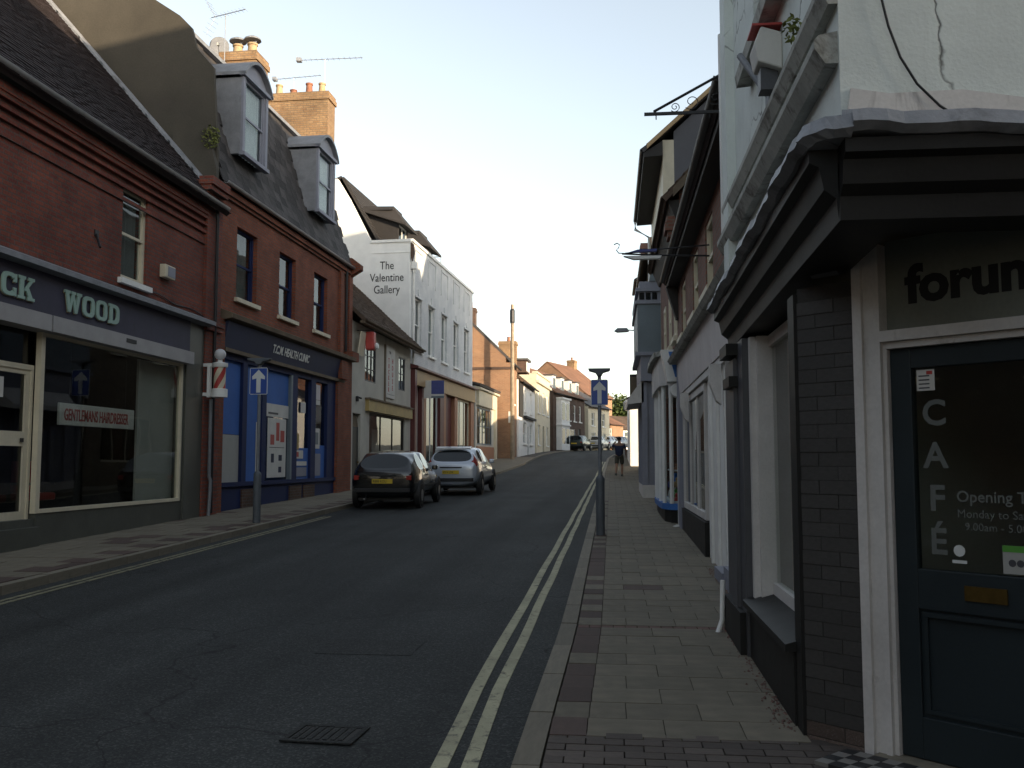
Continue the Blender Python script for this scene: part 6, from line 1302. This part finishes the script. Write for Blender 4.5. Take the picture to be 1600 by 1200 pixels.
    MB().box(-.66, .66, .25, 3.6, .18, .26).obj('underbody', M['blackplastic'], t)
    MB().tube([(-.45, -.02, .24), (-.45, .2, .25)], .025, 8).obj('exhaust', M['rim'], t)
    if spoiler: MB().prism([(.42, 1.35), (.66, 1.42), (.66, 1.44), (.42, 1.395)], 0, -.55, .55).obj('spoiler', paint, t)
    t.scale = scale
    return t
def road(y): return g(y) + RZ + .003
c1 = hatchback('parked_car', 'dark hatchback parked at the left kerb, nearest of the parked cars', (-5.68, 23.2, road(24.6)), R(0.5), M['cardark'], 'low', (1, 1, 1), 'R888 KOU'); c1.rotation_euler.x = slope(25)
c2 = hatchback('parked_car', 'silver hatchback with tall red tail lights parked in front of the dark car', (-5.0, 29.3, road(31)), R(-1.5), M['carsilver'], 'high', (1.02, 1.03, 1.04), 'V514 LDK', spoiler=True); c2.rotation_euler.x = slope(31)
FARC = [(-3.6, 91, 'dark green car parked at the far left kerb, nearest of the distant row', 'cargreen'), (-2.0, 99, 'pale car second in the distant row at the bend', 'carwhite'), (-.9, 104, 'silver car third in the distant row at the bend', 'carsilver'), (.3, 108, 'dark blue car last in the distant row beside the sign post', 'carblue')]
for i, (x, y, lab, m) in enumerate(FARC):
    cc = hatchback('parked_car', lab, (x, y, road(y + 2)), R(-12 - 3 * i), M[m], 'low', (1.05, 1.03, 1.06), group='cars parked at the far bend'); cc.rotation_euler.x = slope(y)

# person walking on the right pavement, right hand raised to the head
def skinmesh(name, nodes, edges, mat, parent, sub=2):
    me = bpy.data.meshes.new(name); me.from_pydata([p for p, r in nodes], edges, []); ob = bpy.data.objects.new(name, me); COL.objects.link(ob)
    ob.modifiers.new('skin', 'SKIN')
    for v, (p, r) in zip(me.skin_vertices[0].data, nodes): v.radius = r if isinstance(r, tuple) else (r, r)
    me.skin_vertices[0].data[0].use_root = True
    ob.modifiers.new('sub', 'SUBSURF').levels = sub; ob.modifiers['sub'].render_levels = sub
    dg = bpy.context.evaluated_depsgraph_get(); em = bpy.data.meshes.new_from_object(ob.evaluated_get(dg)); bpy.data.objects.remove(ob)
    for p in em.polygons: p.use_smooth = True
    em.name = name; return link(name, em, mat, parent)
py = 42.5
P = thing('person', 'person in navy top and olive shorts walking on the right pavement', 'person', (.33, py, g(py) + PZ), R(172))
hipz = .90
nodes = [((0, 0, .95), (.15, .10)), ((0, .01, 1.15), (.14, .10)), ((0, .0, 1.36), (.17, .10)), ((0, -.01, 1.47), (.08, .07)), ((0, -.02, 1.53), .055), ((0, -.035, 1.62), (.075, .09)), ((0, -.03, 1.71), (.07, .085)),
         ((-.10, 0, .88), .09), ((-.11, -.12, .50), .062), ((-.11, -.06, .27), .055), ((-.11, -.02, .09), .038), ((-.11, -.17, .035), .034),
         ((.10, 0, .88), .09), ((.11, .10, .50), .062), ((.11, .24, .29), .055), ((.11, .34, .13), .038), ((.11, .24, .05), .034),
         ((-.20, 0, 1.40), .062), ((-.30, -.03, 1.14), .045), ((-.27, -.22, .98), .036), ((-.26, -.28, .93), .034),
         ((.20, 0, 1.40), .062), ((.36, -.06, 1.22), .045), ((.24, -.16, 1.46), .036), ((.16, -.13, 1.56), .034)]
edges = [(0, 1), (1, 2), (2, 3), (3, 4), (4, 5), (5, 6), (0, 7), (7, 8), (8, 9), (9, 10), (10, 11), (0, 12), (12, 13), (13, 14), (14, 15), (15, 16), (2, 17), (17, 18), (18, 19), (19, 20), (2, 21), (21, 22), (22, 23), (23, 24)]
skinmesh('body', nodes, edges, M['skin'], P)
def k(nodes_, f): return [(p, tuple(q * f for q in r) if isinstance(r, tuple) else r * f) for p, r in nodes_]
top = [((0, 0, .84), (.155, .115)), ((0, .01, 1.12), (.15, .11))] + [nodes[i] for i in (2, 3)] + [nodes[17], ((-.27, -.02, 1.22), .05)] + [nodes[21], ((.31, -.04, 1.28), .05)]
skinmesh('top', k(top, 1.28), [(0, 1), (1, 2), (2, 3), (2, 4), (4, 5), (2, 6), (6, 7)], M['navycloth'], P)
sh_ = [((0, 0, 1.0), (.14, .105)), ((-.10, 0, .86), .10), ((-.115, -.10, .52), .085), ((.10, 0, .86), .10), ((.115, .085, .52), .085)]
skinmesh('shorts', k(sh_, 1.14), [(0, 1), (1, 2), (0, 3), (3, 4)], M['khaki'], P)
hb = MB().lathe((0, -.01, 1.66), [(.001 + .095 * math.sin(math.pi * (.0 + .62 * i / 8)), .105 * math.cos(math.pi * (.62 * i / 8))) for i in range(9)][::-1], 14).obj('hair', M['hair'], P, smooth=True)
for s in (-1, 1):
    MB().lathe((s * .032, -.118, 1.655), [(.002, -.008), (.011, -.004), (.011, .004), (.002, .008)], 8).obj('eye', M['hair'], P); MB().lathe((s * .083, -.03, 1.64), [(.004, -.03), (.014, -.01), (.014, .015), (.004, .03)], 8).obj('ear', M['skin'], P)
MB().prism([(-.118, 1.65), (-.142, 1.612), (-.112, 1.605)], 0, -.012, .012).obj('nose', M['skin'], P); MB().box(-.025, .025, -.121, -.112, 1.572, 1.580).obj('mouth', M['redsign'], P)
for (c, rot) in (((-.26, -.30, .905), -.3), ((.14, -.13, 1.59), 2.4)):
    for i in range(4): MB().tube([(c[0] + (i - 1.5) * .019, c[1], c[2]), (c[0] + (i - 1.5) * .021, c[1] - .03, c[2] - .045 * math.cos(rot)), (c[0] + (i - 1.5) * .02, c[1] - .02, c[2] - (.075 - .008 * abs(i - 1.3)) * math.cos(rot))], [.010, .009, .007], 6).obj('finger', M['skin'], P)
    MB().tube([(c[0] - .035, c[1], c[2] + .02 * math.cos(rot)), (c[0] - .05, c[1] - .03, c[2] - .02 * math.cos(rot))], [.012, .009], 6).obj('thumb', M['skin'], P)
for (x, y0, z) in ((-.11, -.02, .0), (.11, .36, .05)): MB().prism([(y0 + .07, z), (y0 - .20, z), (y0 - .21, z + .04), (y0 - .08, z + .09), (y0 + .06, z + .10)], 0, x - .045, x + .045).obj('shoe', M['shoe'], P, bevel=.02)

lt = thing('litter', 'crumpled white paper on the pavement by the bow window pillar', 'litter', (1.18, 17.75, g(17.75) + PZ + .005))
mb = MB(); rnd = random.Random(12); vs = [(.09 * math.cos(a * 1.05) * rnd.uniform(.6, 1.2), .06 * math.sin(a * 1.05) * rnd.uniform(.6, 1.2), rnd.uniform(0, .02)) for a in range(6)] + [(0, 0, .05)]
mb.add(vs, [(i, (i + 1) % 6, 6) for i in range(6)]).obj('paper', M['paper'], lt)
mb = MB(); rnd = random.Random(5)
for i in range(420):
    y = rnd.uniform(5.35, 12); x = (1.0 if y < 8.2 else 1.24) - abs(rnd.gauss(0, .05)) - .015; r = rnd.uniform(.004, .013); z = g(y) + PZ + .005
    mb.add([(x - r, y, z), (x, y - r * 1.6, z), (x + r, y, z), (x, y + r * 1.4, z), (x, y, z + r)], [(0, 1, 4), (1, 2, 4), (2, 3, 4), (3, 0, 4)])
o = mb.obj('grit', M['sett']); o['kind'] = 'stuff'; o['label'] = 'loose grit and leaf crumbs along the foot of the right-hand wall'; o['category'] = 'grit'
